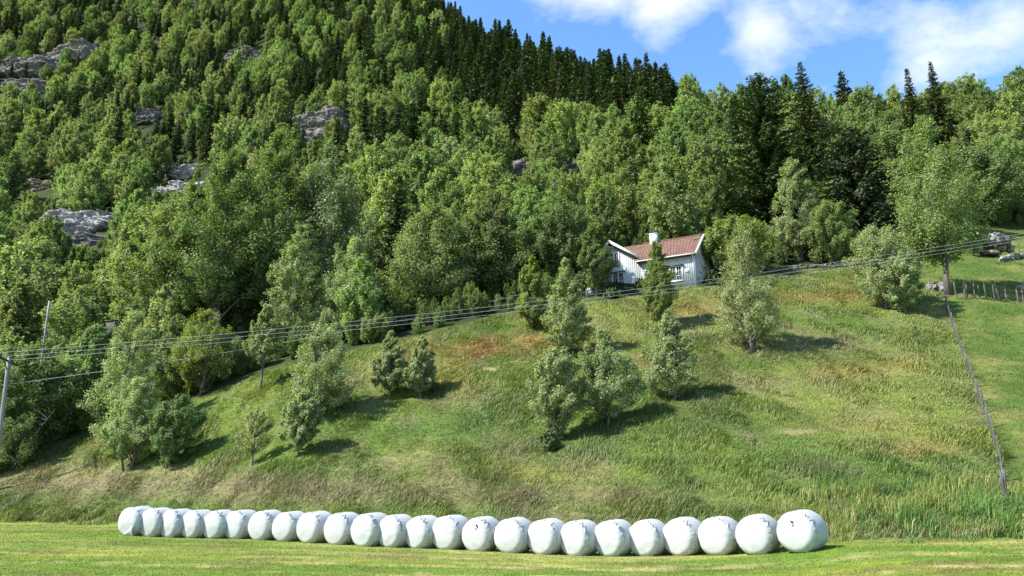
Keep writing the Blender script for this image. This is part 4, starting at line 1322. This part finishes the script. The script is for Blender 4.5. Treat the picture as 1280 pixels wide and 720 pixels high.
def build_house():
    HY = 72.0
    c = pix(870, 361, HY)                    # front right corner at the ground
    ang = math.atan2(-.47, .883)
    Lr = 5.5                                  # right wing front length
    dirx = np.array([math.cos(ang), math.sin(ang)])
    org = c[:2] - dirx * Lr
    z0 = c[2]
    root = empty('farmhouse', (org[0], org[1], z0), ang)
    tag(root, 'white boarded farmhouse with red tiled roof and white chimney above the meadow', 'house')
    WH = 3.75; D = 7.4; RH = 2.85; FL = -1.6    # walls run down into the slope
    # stone base
    f = MB(); f.box((Lr / 2, D / 2, -1.1), (Lr - .06, D - .06, 2.3)); f.box((-3.3, 4.4, -1.75), (6.54, 8.0, 2.3))
    obj('foundation', f.mesh('foundation'), root, M['stone'])
    # right wing walls (gable end on the right)
    w = MB()
    w.prism([(0, 0, .05), (Lr, 0, .05), (Lr, 0, WH), (0, 0, WH)], (0, .15, 0))
    w.prism([(0, D, .05), (Lr, D, .05), (Lr, D, WH), (0, D, WH)], (0, -.15, 0))
    w.prism([(Lr, .15, .05), (Lr, D - .15, .05), (Lr, D - .15, WH), (Lr, D / 2, WH + RH - .15), (Lr, .15, WH)], (-.15, 0, 0))
    x = .12
    while x < Lr - .1:
        w.box((x, -.015, (.05 + WH) / 2), (.045, .03, WH - .05)); x += .21
    y = .2
    while y < D - .1:
        hh = WH + (RH - .2) * (1 - abs(y - D / 2) / (D / 2))
        w.box((Lr + .015, y, (.05 + hh) / 2), (.03, .045, hh - .05)); y += .21
    obj('wall', w.mesh('wall'), root, M['board'])
    # left wing: gable wall towards the meadow
    LW = 6.6; ax = -3.3; WHl = 3.9; RHl = 2.3; yo = .35; FB = -1.3
    w = MB()
    w.prism([(-LW, yo, FB), (-.01, yo, FB), (-.01, yo, WHl), (ax, yo, WHl + RHl - .1), (-LW, yo, WHl)], (0, .15, 0))
    w.prism([(-LW, yo + .15, FB), (-LW, D + 1.4, FB), (-LW, D + 1.4, WHl), (-LW, yo + .15, WHl)], (.15, 0, 0))
    x = -LW + .1
    while x < -.05:
        hh = WHl + (RHl - .15) * (1 - abs(x - ax) / (LW / 2))
        w.box((x, yo - .015, (FB + hh) / 2), (.045, .03, hh - FB)); x += .21
    obj('wall', w.mesh('wall'), root, M['board'])
    # roofs
    oh = .42; ohg = .32
    ez = WH - oh * RH / (D / 2) + .1
    rz_ = WH + RH + .1
    rf = MB()
    rf.add(*roof_slope((-.35, -oh, ez), (Lr + ohg, -oh, ez), (Lr + ohg, D / 2, rz_), (-3.0, D / 2, rz_)))
    rf.add(*roof_slope((Lr + ohg, D + oh, ez), (-1.5, D + oh, ez), (-1.5, D / 2, rz_), (Lr + ohg, D / 2, rz_)))
    rt = np.linspace(-.8, Lr + ohg, 12)
    rf.tube(np.stack([rt, rt * 0 + D / 2, rt * 0 + rz_ + .05], 1), .11, 8)
    ro = obj('roof', rf.mesh('roof'), root, M['tile'])
    # left wing roof
    lr = MB()
    yf = yo - .45; yb = D + 1.6
    ezl = WHl - .4 * RHl / (LW / 2) + .1; rzl = WHl + RHl + .1
    lr.add(*roof_slope((.4, yf, ezl), (.4, yb, ezl), (ax, yb, rzl), (ax, yf, rzl)))
    lr.add(*roof_slope((-LW - .4, yb, ezl), (-LW - .4, yf, ezl), (ax, yf, rzl), (ax, yb, rzl)))
    rt = np.linspace(yf, yb, 10)
    lr.tube(np.stack([rt * 0 + ax, rt, rt * 0 + rzl + .05], 1), .11, 8)
    obj('roof', lr.mesh('roof'), root, M['tile'])
    # bargeboards, gutter, corner boards
    for (p0, p1, q0, q1) in (((.45, yf - .03, ezl - .05), (ax, yf - .03, rzl - .05), (.44, yf - .02, ezl + .1), (ax, yf - .02, rzl + .1)),
                             ((-LW - .45, yf - .03, ezl - .05), (ax, yf - .03, rzl - .05), None, None),
                             ((Lr + ohg + .03, -oh, ez - .05), (Lr + ohg + .03, D / 2, rz_ - .03), (Lr + ohg, -oh, ez + .1), (Lr + ohg, D / 2, rz_ + .12)),
                             ((Lr + ohg + .03, D + oh, ez - .05), (Lr + ohg + .03, D / 2, rz_ - .03), None, None)):
        b = MB(); b.bar(p0, p1, .05, .24)
        if q0: b.bar(q0, q1, .16, .05)
        obj('bargeboard', b.mesh('bargeboard'), root, M['trim'])
    b = MB(); gx = np.linspace(-.35, Lr + ohg - .1, 8); b.tube(np.stack([gx, gx * 0 - oh - .07, gx * 0 + ez - .02], 1), .065, 8)
    obj('gutter', b.mesh('gutter'), root, M['trim'])
    b = MB(); b.tube([(Lr - .05, -oh - .05, ez - .05), (Lr - .05, -.1, ez - .4), (Lr - .05, -.09, .1)], .045, 8)
    obj('downpipe', b.mesh('downpipe'), root, M['trim'])
    b = MB(); b.box((Lr + .005, -.02, (WH + .05) / 2), (.16, .08, WH - .15)); b.box((-LW, yo - .02, (WHl + FB) / 2), (.16, .08, WHl - FB))
    obj('corner_board', b.mesh('corner_board'), root, M['trim'])
    # chimney
    ch = MB(); ch.box((.45, D / 2 - .1, rz_ + .2), (.75, .75, 1.3)); ch.box((.45, D / 2 - .1, rz_ + .87), (.85, .85, .1))
    cho = obj('chimney', ch.mesh('chimney'), root, M['stonewhite'])
    cp = MB(); cp.box((.45, D / 2 - .1, rz_ + 1.0), (.5, .5, .16)); cp.box((.45, D / 2 - .1, rz_ + 1.12), (.62, .62, .05)); obj('chimney_cap', cp.mesh('chimney_cap'), cho, M['slate'])
    # windows
    window(root, 3.65, 1.1, 1.15, 1.4, 0, 3, 2, hood=True)
    window(root, -3.0, 3.85, 1.0, 1.15, yo, 2, 2)
    window(root, -2.6, 1.3, 1.15, 1.5, yo, 3, 2, hood=True)
    window(root, -5.2, 1.3, 1.15, 1.5, yo, 3, 2, hood=True)
    window(root, 3.5, 3.3, .6, .85, Lr, 2, 2, axis='x')
    window(root, 1.8, 1.0, .8, 1.2, Lr, 3, 2, axis='x')
    # round plate beside the window
    pl = MB(); a = np.linspace(0, 2 * np.pi, 20, endpoint=False)
    pl.prism([(4.78 + .2 * math.cos(t), -.035, 1.95 + .2 * math.sin(t)) for t in a], (0, -.05, 0))
    obj('wall_plate', pl.mesh('wall_plate'), root, simple_mat('pale_blue_plate', (.45, .52, .58), (.55, .6, .64), 3, .4, .1))
    return root
house = build_house()

# small white picket fence left of the house
def picket():
    a = ground_at(733, 371); b = ground_at(752, 366)
    d = (b - a); L = np.linalg.norm(d[:2]); n = max(5, int(L / .24))
    e = empty('picket_fence', tuple(a)); tag(e, 'short white picket fence at the left foot of the farmhouse', 'fence')
    r = MB()
    for zz in (.25, .6):
        r.bar((0, .03, zz), (d[0], d[1] + .03, d[2] + zz), .03, .07)
    obj('rail', r.mesh('rail'), e, M['board'])
    for i in range(n + 1):
        p = d * i / n; k = MB(); k.box((p[0], p[1], p[2] + .35), (.1, .025, .8)); k.prism([(p[0] - .045, p[1] - .0125, p[2] + .75), (p[0] + .045, p[1] - .0125, p[2] + .75), (p[0], p[1] - .0125, p[2] + .83)], (0, .025, 0))
        obj('picket', k.mesh('picket'), e, M['board'])
picket()
def shrub(px, yb, yt, wpx, label, mat='spruce', seed=1, Y=None):
    b = ground_at(px, yb) if Y is None else None
    Yy = b[1] if b is not None else Y
    X = pix(px, (yb + yt) / 2, Yy)[0]; z = float(H(X, Yy)); h = CAMZ + Yy * slope_at(yt) - z; w = wpx / F * Yy * 1.02
    tm, cm = gen_decid(seed, h, w, .03, 'round', 40, 130, .15, 2)
    tm.materials.append(M['bark']); cm.materials.append(M[mat])
    e = empty('shrub', (X, Yy, z)); tag(e, label, 'shrub'); obj('stem', tm, e); obj('foliage', cm, e)
shrub(800, 371, 348, 13, 'dark evergreen shrub against the farmhouse wall right of the low window', 'spruce', 71, Y=70.2)
shrub(764, 375, 364, 26, 'low dark hedge bush below the left farmhouse windows', 'spruce', 72, Y=68.6)
shrub(890, 357, 338, 18, 'dark bush at the right corner of the farmhouse', 'spruce', 73, Y=71.5)

# small shed in the left wood
def shed():
    Y = 92.0; p = pix(131, 418, Y); z = float(H(p[0], Y)) 
    zt = CAMZ + Y * slope_at(408)
    e = empty('shed', (p[0], p[1], z), R(25)); tag(e, 'small grey shed half hidden among the left trees', 'shed')
    hh = max(1.8, zt - z)
    w = MB(); w.prism([(-1.6, 0, -.5), (1.6, 0, -.5), (1.6, 0, hh + .9), (-1.6, 0, hh)], (0, 3, 0)); obj('wall', w.mesh('wall'), e, simple_mat('grey_boards', (.13, .13, .11), (.2, .195, .17), 3, .85, .3, stretch=(4, 4, .3)))
    r = MB(); r.prism([(-1.95, -.35, hh - .08), (1.95, -.35, hh + 1.0), (1.95, -.35, hh + 1.12), (-1.95, -.35, hh + .04)], (0, 3.7, 0)); obj('roof', r.mesh('roof'), e, M['slate'])
shed()

# ------------------------------------------------------------------ fences
M['post'] = simple_mat('weathered_post', (.03, .028, .026), (.11, .105, .1), 9, .9, .4, stretch=(1, 1, .2))
M['darkpost'] = simple_mat('dark_post', (.05, .04, .035), (.14, .12, .1), 9, .9, .4, stretch=(1, 1, .2))
M['wire'] = simple_mat('galvanised_wire', (.25, .25, .25), (.4, .4, .4), 3, .5, .05, spec=.5)

def fence(name, pts, nposts, hgt, rad, label, mat='post', wires=5, lean=.05, sq=True, mesh_gap=.35):
    P = np.array(pts); seg = np.r_[0, np.cumsum(np.linalg.norm(np.diff(P[:, :2], axis=0), axis=1))]
    s = np.linspace(0, seg[-1], nposts) + np.r_[0, rng.normal(0, .12, nposts - 2), 0]
    xs = np.interp(s, seg, P[:, 0]); ys = np.interp(s, seg, P[:, 1]); zs = H(xs, ys)
    o0 = np.array([xs[0], ys[0], zs[0]])
    e = empty(name, tuple(o0)); tag(e, label, 'fence')
    tops = []
    for i in range(nposts):
        hh = hgt * rng.uniform(.88, 1.12)
        b = np.array([xs[i], ys[i], zs[i]]) - o0
        ln = rng.normal(0, lean, 2) * hh
        mb = MB(); z = np.linspace(-.4, hh, 5)
        Pk = np.stack([b[0] + ln[0] * np.clip(z / hh, 0, 1), b[1] + ln[1] * np.clip(z / hh, 0, 1), b[2] + z], 1)
        mb.tube(Pk, [rad * 1.05, rad, rad * .97, rad * .95, rad * .85], 7)
        obj('post', mb.mesh('post', False), e, M[mat])
        tops.append((b, ln, hh))
    mb = MB()
    for k in range(wires):
        fz = (k + .6) / wires
        for i in range(nposts - 1):
            (b0, l0, h0), (b1, l1, h1) = tops[i], tops[i + 1]
            a = b0 + np.array([l0[0] * fz, l0[1] * fz - rad, hgt * .95 * fz]); c = b1 + np.array([l1[0] * fz, l1[1] * fz - rad, hgt * .95 * fz])
            t = np.linspace(0, 1, 4)[:, None]; L = a + (c - a) * t; L[:, 2] -= .03 * np.sin(t[:, 0] * np.pi)
            mb.tube(L, .0032, 3, cap=False)
    if mesh_gap:
        for i in range(nposts - 1):
            (b0, l0, h0), (b1, l1, h1) = tops[i], tops[i + 1]
            L = np.linalg.norm(b1 - b0); n = int(L / mesh_gap)
            for j in range(1, n):
                p = b0 + (b1 - b0) * j / n; q = (l0 + (l1 - l0) * j / n)
                mb.bar(p + np.array([0, -rad, .05]), p + np.array([q[0], q[1] - rad, hgt * .9]), .006)
    if wires: obj('wire', mb.mesh('wire'), e, M['wire'])
fence('wire_fence', FENCE, 19, 1.2, .045, 'long weathered post and wire fence climbing the right side of the meadow', lean=.03, wires=4, mesh_gap=0)
fence('wire_fence', [ground_at(1258, 632), ground_at(1276, 638), ground_at(1330, 645)], 3, 1.1, .05, 'short fence piece with a single post at the lower right corner', wires=3, mesh_gap=0)
fence('wooden_fence', [ground_at(1196, 374), ground_at(1232, 374), ground_at(1290, 381)], 12, 1.35, .065, 'upper row of uneven dark fence posts crossing the pasture', 'darkpost', wires=2, lean=.06, mesh_gap=0)
fence('wooden_fence', [ground_at(1262, 318), ground_at(1300, 312)], 4, 1.3, .05, 'pale fence stakes beside the boulder heap at the wood edge', 'post', wires=2, mesh_gap=0)

# ------------------------------------------------------------------ stones
def boulders():
    spec = [(1216, 312, 22, 20, 0), (1222, 318, 14, 24, 0), (1232, 314, 18, 24, 1), (1243, 308, 24, 22, 0), (1254, 310, 20, 20, 1), (1247, 316, 22, 10, 0), (1229, 304, 18, 12, 0), (1238, 320, 26, 8, 1), (1262, 316, 14, 12, 0)]
    labs = ['white pointed boulder at the left end of the heap', 'tall white split boulder near the left of the heap', 'dark brown boulder between the white ones in the heap', 'largest grey boulder on top of the heap', 'dark rear boulder at the right of the heap', 'long pale slab at the front of the heap', 'pale cap stone at the upper left of the heap', 'dark low stone at the foot of the heap', 'pale small boulder at the right end of the heap']
    for i, (px, py, w, h, d) in enumerate(spec):
        b = ground_at(1235, 322); Y = b[1] + (i % 3) * .5
        p = pix(px, py - h * .4, Y); dd = Y * CP + (p[2] - CAMZ) * SP
        me = gen_rock(300 + i, (w / F * dd * .88, w / F * dd * .7, h / F * dd * .75), 12, .4, 1.2)
        o = obj('boulder', me, None, M['rock'] if d else M['stone']); o.location = tuple(p); o.rotation_euler = (random.uniform(-.3, .3), random.uniform(-.3, .3), random.uniform(0, 3))
        tag(o, labs[i], 'boulder', 'boulders heaped at the right wood edge')
boulders()
def stone_wall(pxs, n, size, label, rows=2, mat='stone'):
    """dry stone wall laid stone on stone"""
    P = np.array([ground_at(a, b) for a, b in pxs]); seg = np.r_[0, np.cumsum(np.linalg.norm(np.diff(P[:, :2], axis=0), axis=1))]
    e = empty('stone_wall', tuple(P[0])); tag(e, label, 'stone wall')
    V = []; Q = []; base = 0
    g = np.random.default_rng(len(label))
    protos = [gen_rock(350 + k, (1, .8, .7), 7, .4, 1.2) for k in range(5)]
    data = []
    for me in protos:
        v = np.empty(len(me.vertices) * 3, np.float32); me.vertices.foreach_get('co', v)
        data.append((v.reshape(-1, 3), [tuple(p.vertices) for p in me.polygons]))
    q4 = []; q3 = []
    for rw in range(rows):
        for k in range(n):
            s = seg[-1] * (k + g.uniform(.2, .8)) / n
            x = np.interp(s, seg, P[:, 0]) + g.normal(0, .08); y = np.interp(s, seg, P[:, 1]) + g.normal(0, .1)
            sz = size * g.uniform(.6, 1.3)
            v, fs = data[g.integers(5)]
            a = g.uniform(0, 6.28); Rm = np.array([[math.cos(a), -math.sin(a), 0], [math.sin(a), math.cos(a), 0], [0, 0, 1]])
            vv = v * sz @ Rm.T + np.array([x, y, float(H(x, y)) + size * (.25 + .55 * rw) * (1 if g.random() > .12 else .5)]) - P[0]
            for f in fs: (q4 if len(f) == 4 else q3).append([i + base for i in f])
            V.append(vv); base += len(vv)
    me = mesh_np('stones', np.concatenate(V), [np.array(q4)] + ([np.array(q3)] if q3 else []))
    obj('stones', me, e, M[mat])
stone_wall([(940, 341), (990, 337), (1040, 334), (1076, 333)], 52, .34, 'low dry stone wall along the back edge of the meadow', 2, 'rock')
stone_wall([(1250, 328), (1275, 322), (1300, 318)], 22, .45, 'short pale dry stone wall below the boulder heap')
stone_wall([(1160, 364), (1172, 363), (1186, 364)], 10, .5, 'heap of piled field stones at the upper end of the wire fence', 3)
stone_wall([(1274, 366), (1284, 362), (1300, 358)], 10, .55, 'pale tumbled stones at the right edge behind the dark posts', 2)

# ------------------------------------------------------------------ poles and lines
M['pole'] = simple_mat('grey_pole_wood', (.13, .13, .13), (.3, .3, .29), 5, .85, .3, stretch=(1, 1, .1))
M['cable'] = simple_mat('bare_cable', (.3, .31, .32), (.42, .43, .44), 2, .4, .02, spec=.5)
M['insul'] = simple_mat('dark_insulator', (.03, .02, .02), (.08, .06, .05), 4, .3, .05)
def pole(pxb, yb, Y, yt, rad, label, arm=True):
    if yb > 600: Y = ground_at(max(pxb, 2), yb)[1]
    X = pix(pxb, (yb + yt) / 2, Y)[0]; z = float(H(X, Y)); h = CAMZ + Y * slope_at(yt) - z
    e = empty('utility_pole', (X, Y, z)); e.rotation_euler = (0, R(-3.2) if arm else R(-2), 0); tag(e, label, 'utility pole')
    mb = MB(); zz = np.linspace(-.6, h, 8); mb.tube(np.stack([zz * 0, zz * 0, zz], 1), np.linspace(rad, rad * .72, 8), 10); obj('pole', mb.mesh('pole', True), e, M['pole'])
    pts_ = []
    if arm:
        a = MB(); a.bar((-.37, 1.6, h - .25), (.37, -1.6, h - .25), .1, .13); a.bar((-.18, .75, h - .3), (-.03, .1, h - .9), .05); a.bar((.18, -.75, h - .3), (.03, -.1, h - .9), .05)
        ao = obj('crossarm', a.mesh('crossarm'), e, M['insul'])
        for s in (1, 0, -1):
            ox, oy = -.33 * s, 1.4 * s
            i_ = MB(); i_.tube([(ox, oy, h - .2), (ox, oy, h - .05), (ox, oy, h + .02), (ox, oy, h + .1)], [.03, .07, .05, .06], 8)
            obj('insulator', i_.mesh('insulator'), ao, M['insul']); pts_.append(np.array([X + ox - math.sin(R(3.2)) * (h + .1), Y + oy, z + h + .1]))
    return np.array([X - (math.sin(R(3.2)) * h if arm else 0), Y, z + h]), pts_
pt, ins = pole(6, 612, 50.5, 447, .16, 'weathered grey utility pole with crossarm at the left edge')
pt2, _ = pole(60, 470, 64, 376, .11, 'farther thin utility pole rising from the left wood', arm=False)
def cable(pts3, sag, rad, label, group=None):
    mb = MB()
    for (a, b), sg in zip(zip(pts3[:-1], pts3[1:]), sag):
        t = np.linspace(0, 1, 40)[:, None]; L = np.array(a) + (np.array(b) - np.array(a)) * t; L[:, 2] -= sg * 4 * t[:, 0] * (1 - t[:, 0]); mb.tube(L, rad, 5, cap=False)
    o = obj('power_cable', mb.mesh('power_cable', True), None, M['cable']); tag(o, label, 'power cable', group)
names = ['uppermost of the three parallel power cables crossing the meadow', 'middle of the three parallel power cables crossing the meadow', 'lowest of the three parallel power cables crossing the meadow']
farL = pix(-240, 438, 50); farR = pix(1420, 272, 57)
for k in range(3):
    o_ = (1 - k) * np.array([-.33, 1.4, 0])
    cable([farL + o_, ins[k], farR + o_], [.15, 1.1], .0095, names[k], 'power cables on the left pole')
cable([pt + np.array([0.1, 0, -1.9]), pix(770, 338, 73)], [.9], .016, 'single lower service cable running from the pole towards the farmhouse')
cable([pt2 + np.array([0, 0, -.15]), pix(300, 372, 85)], [.5], .011, 'thin cable leaving the farther utility pole')

# ------------------------------------------------------------------ small things on the slope
def twigs(px, py, n, size, label, seed, mat='darkpost'):
    b = ground_at(px, py); g = np.random.default_rng(seed)
    mb = MB()
    for i in range(n):
        a = g.uniform(0, 6.28); L = size * g.uniform(.5, 1.0); c = np.array([g.normal(0, size * .35), g.normal(0, size * .25), .08 + .12 * g.random()])
        d = np.array([math.cos(a), math.sin(a) * .5, g.uniform(-.1, .35)]) * L / 2
        t = np.linspace(-1, 1, 4)[:, None]; P = c + d * t + g.normal(0, .03 * size, (4, 3)); P[:, 2] = np.maximum(P[:, 2], .03) + (H(b[0] + P[:, 0], b[1] + P[:, 1]) - b[2]) + .1
        mb.tube(P, np.linspace(.022, .008, 4) * (size ** .5), 5)
    o = obj('branch_pile', mb.mesh('branch_pile'), None, M[mat]); o.location = tuple(b); tag(o, label, 'branches')
twigs(36, 592, 7, .9, 'dark dead twigs lying on the slope beside the left pole', 1)
twigs(1244, 588, 8, .5, 'pale dead branches lying beside the lower wire fence', 2, 'post')
def sapling():
    b = ground_at(1147, 432); h = 1.7
    tm, cm = gen_decid(88, h, .5, .3, 'birch', 12, 26, .09, 1, tr=.035); tm.materials.append(M['bark']); cm.materials.append(M['young'])
    e = empty('sapling', tuple(b)); tag(e, 'tiny nearly bare sapling in rusty grass left of the wire fence', 'sapling'); obj('trunk', tm, e); obj('crown', cm, e)
sapling()

# ------------------------------------------------------------------ sky, sun, camera
SUN_EL, = (R(47),)
shadow_dir = np.array([.95, .31]); shadow_dir /= np.linalg.norm(shadow_dir)
to_sun = np.array([-shadow_dir[0] * math.cos(SUN_EL), -shadow_dir[1] * math.cos(SUN_EL), math.sin(SUN_EL)])
sun = bpy.data.lights.new('sun', 'SUN'); sun.energy = 4.4; sun.angle = R(.5); sun.color = (1.0, .955, .88)
so = link(bpy.data.objects.new('sun', sun)); so.rotation_euler = Vector(to_sun).to_track_quat('Z', 'Y').to_euler()

w = bpy.data.worlds.new('World'); scene.world = w; w.use_nodes = True
nt = w.node_tree; nt.nodes.clear()
sky = nd(nt, 'ShaderNodeTexSky', sky_type='NISHITA'); sky.sun_disc = False
sky.sun_elevation = SUN_EL; sky.sun_rotation = math.atan2(to_sun[0], to_sun[1])
sky.air_density = 1.0; sky.dust_density = .3; sky.ozone_density = 2.0
dirv = nd(nt, 'ShaderNodeTexCoord').outputs['Generated']
mp = nd(nt, 'ShaderNodeMapping'); nt.links.new(dirv, mp.inputs[0]); mp.inputs['Scale'].default_value = (1, 1, 1.6); mp.inputs['Rotation'].default_value = (0, R(18), 0)
nA = noise(nt, 3.2, mp.outputs[0], 8, .58, .3)
nB = noise(nt, 11, mp.outputs[0], 6, .6, .2)
def blob(px, py, rad, st):
    d = pix(px, py, 100) - np.array([0, 0, CAMZ]); d /= np.linalg.norm(d)
    v = nd(nt, 'ShaderNodeVectorMath', operation='DISTANCE'); nt.links.new(dirv, v.inputs[0]); v.inputs[1].default_value = tuple(d)
    f = nd(nt, 'ShaderNodeMapRange', interpolation_type='SMOOTHSTEP'); nt.links.new(v.outputs['Value'], f.inputs[0])
    f.inputs[1].default_value = 0; f.inputs[2].default_value = rad; f.inputs[3].default_value = st; f.inputs[4].default_value = 0
    return f.outputs[0]
tot = None
for b in ((830, 8, .085, .7), (760, -15, .10, .5), (690, -20, .09, .35), (950, 36, .08, .6), (1000, 0, .08, .35), (1170, 66, .09, .36), (1255, 40, .085, .34), (1400, 20, .15, .2), (900, -160, .25, .5), (300, -300, .4, .4)):
    s = blob(*b); tot = s if tot is None else math_(nt, 'MAXIMUM', tot, s)
cl = math_(nt, 'ADD', tot, math_(nt, 'MULTIPLY', math_(nt, 'SUBTRACT', nA, .5), 2.1))
cl = math_(nt, 'ADD', cl, math_(nt, 'MULTIPLY', math_(nt, 'SUBTRACT', nB, .5), 1.1))
fac = ramp(nt, cl, [(.24, (0, 0, 0)), (.54, (.4, .4, .4)), (.95, (.9, .9, .9))])
hs = nd(nt, 'ShaderNodeHueSaturation'); nt.links.new(sky.outputs[0], hs.inputs['Color']); hs.inputs['Saturation'].default_value = 1.18; hs.inputs['Value'].default_value = 1.0
colr = mixc(nt, fac, hs.outputs[0], (3.5, 3.6, 3.8))
bg = nd(nt, 'ShaderNodeBackground'); nt.links.new(colr, bg.inputs[0]); bg.inputs[1].default_value = .125
wo = nd(nt, 'ShaderNodeOutputWorld'); nt.links.new(bg.outputs[0], wo.inputs[0])

cam = bpy.data.cameras.new('camera'); cam.sensor_width = 36; cam.lens = F / 1280 * 36; cam.clip_end = 6000; cam.clip_start = .1
co = link(bpy.data.objects.new('camera', cam)); co.location = (0, 0, CAMZ); co.rotation_euler = (R(90) + PITCH, 0, 0)
scene.camera = co
scene.view_settings.view_transform = 'Standard'; scene.view_settings.look = 'None'; scene.view_settings.gamma = 1; scene.view_settings.exposure = 1.48
scene.cycles.max_bounces = 5; scene.cycles.diffuse_bounces = 3; scene.cycles.glossy_bounces = 2; scene.cycles.transmission_bounces = 3; scene.cycles.transparent_max_bounces = 4
scene.cycles.use_denoising = True
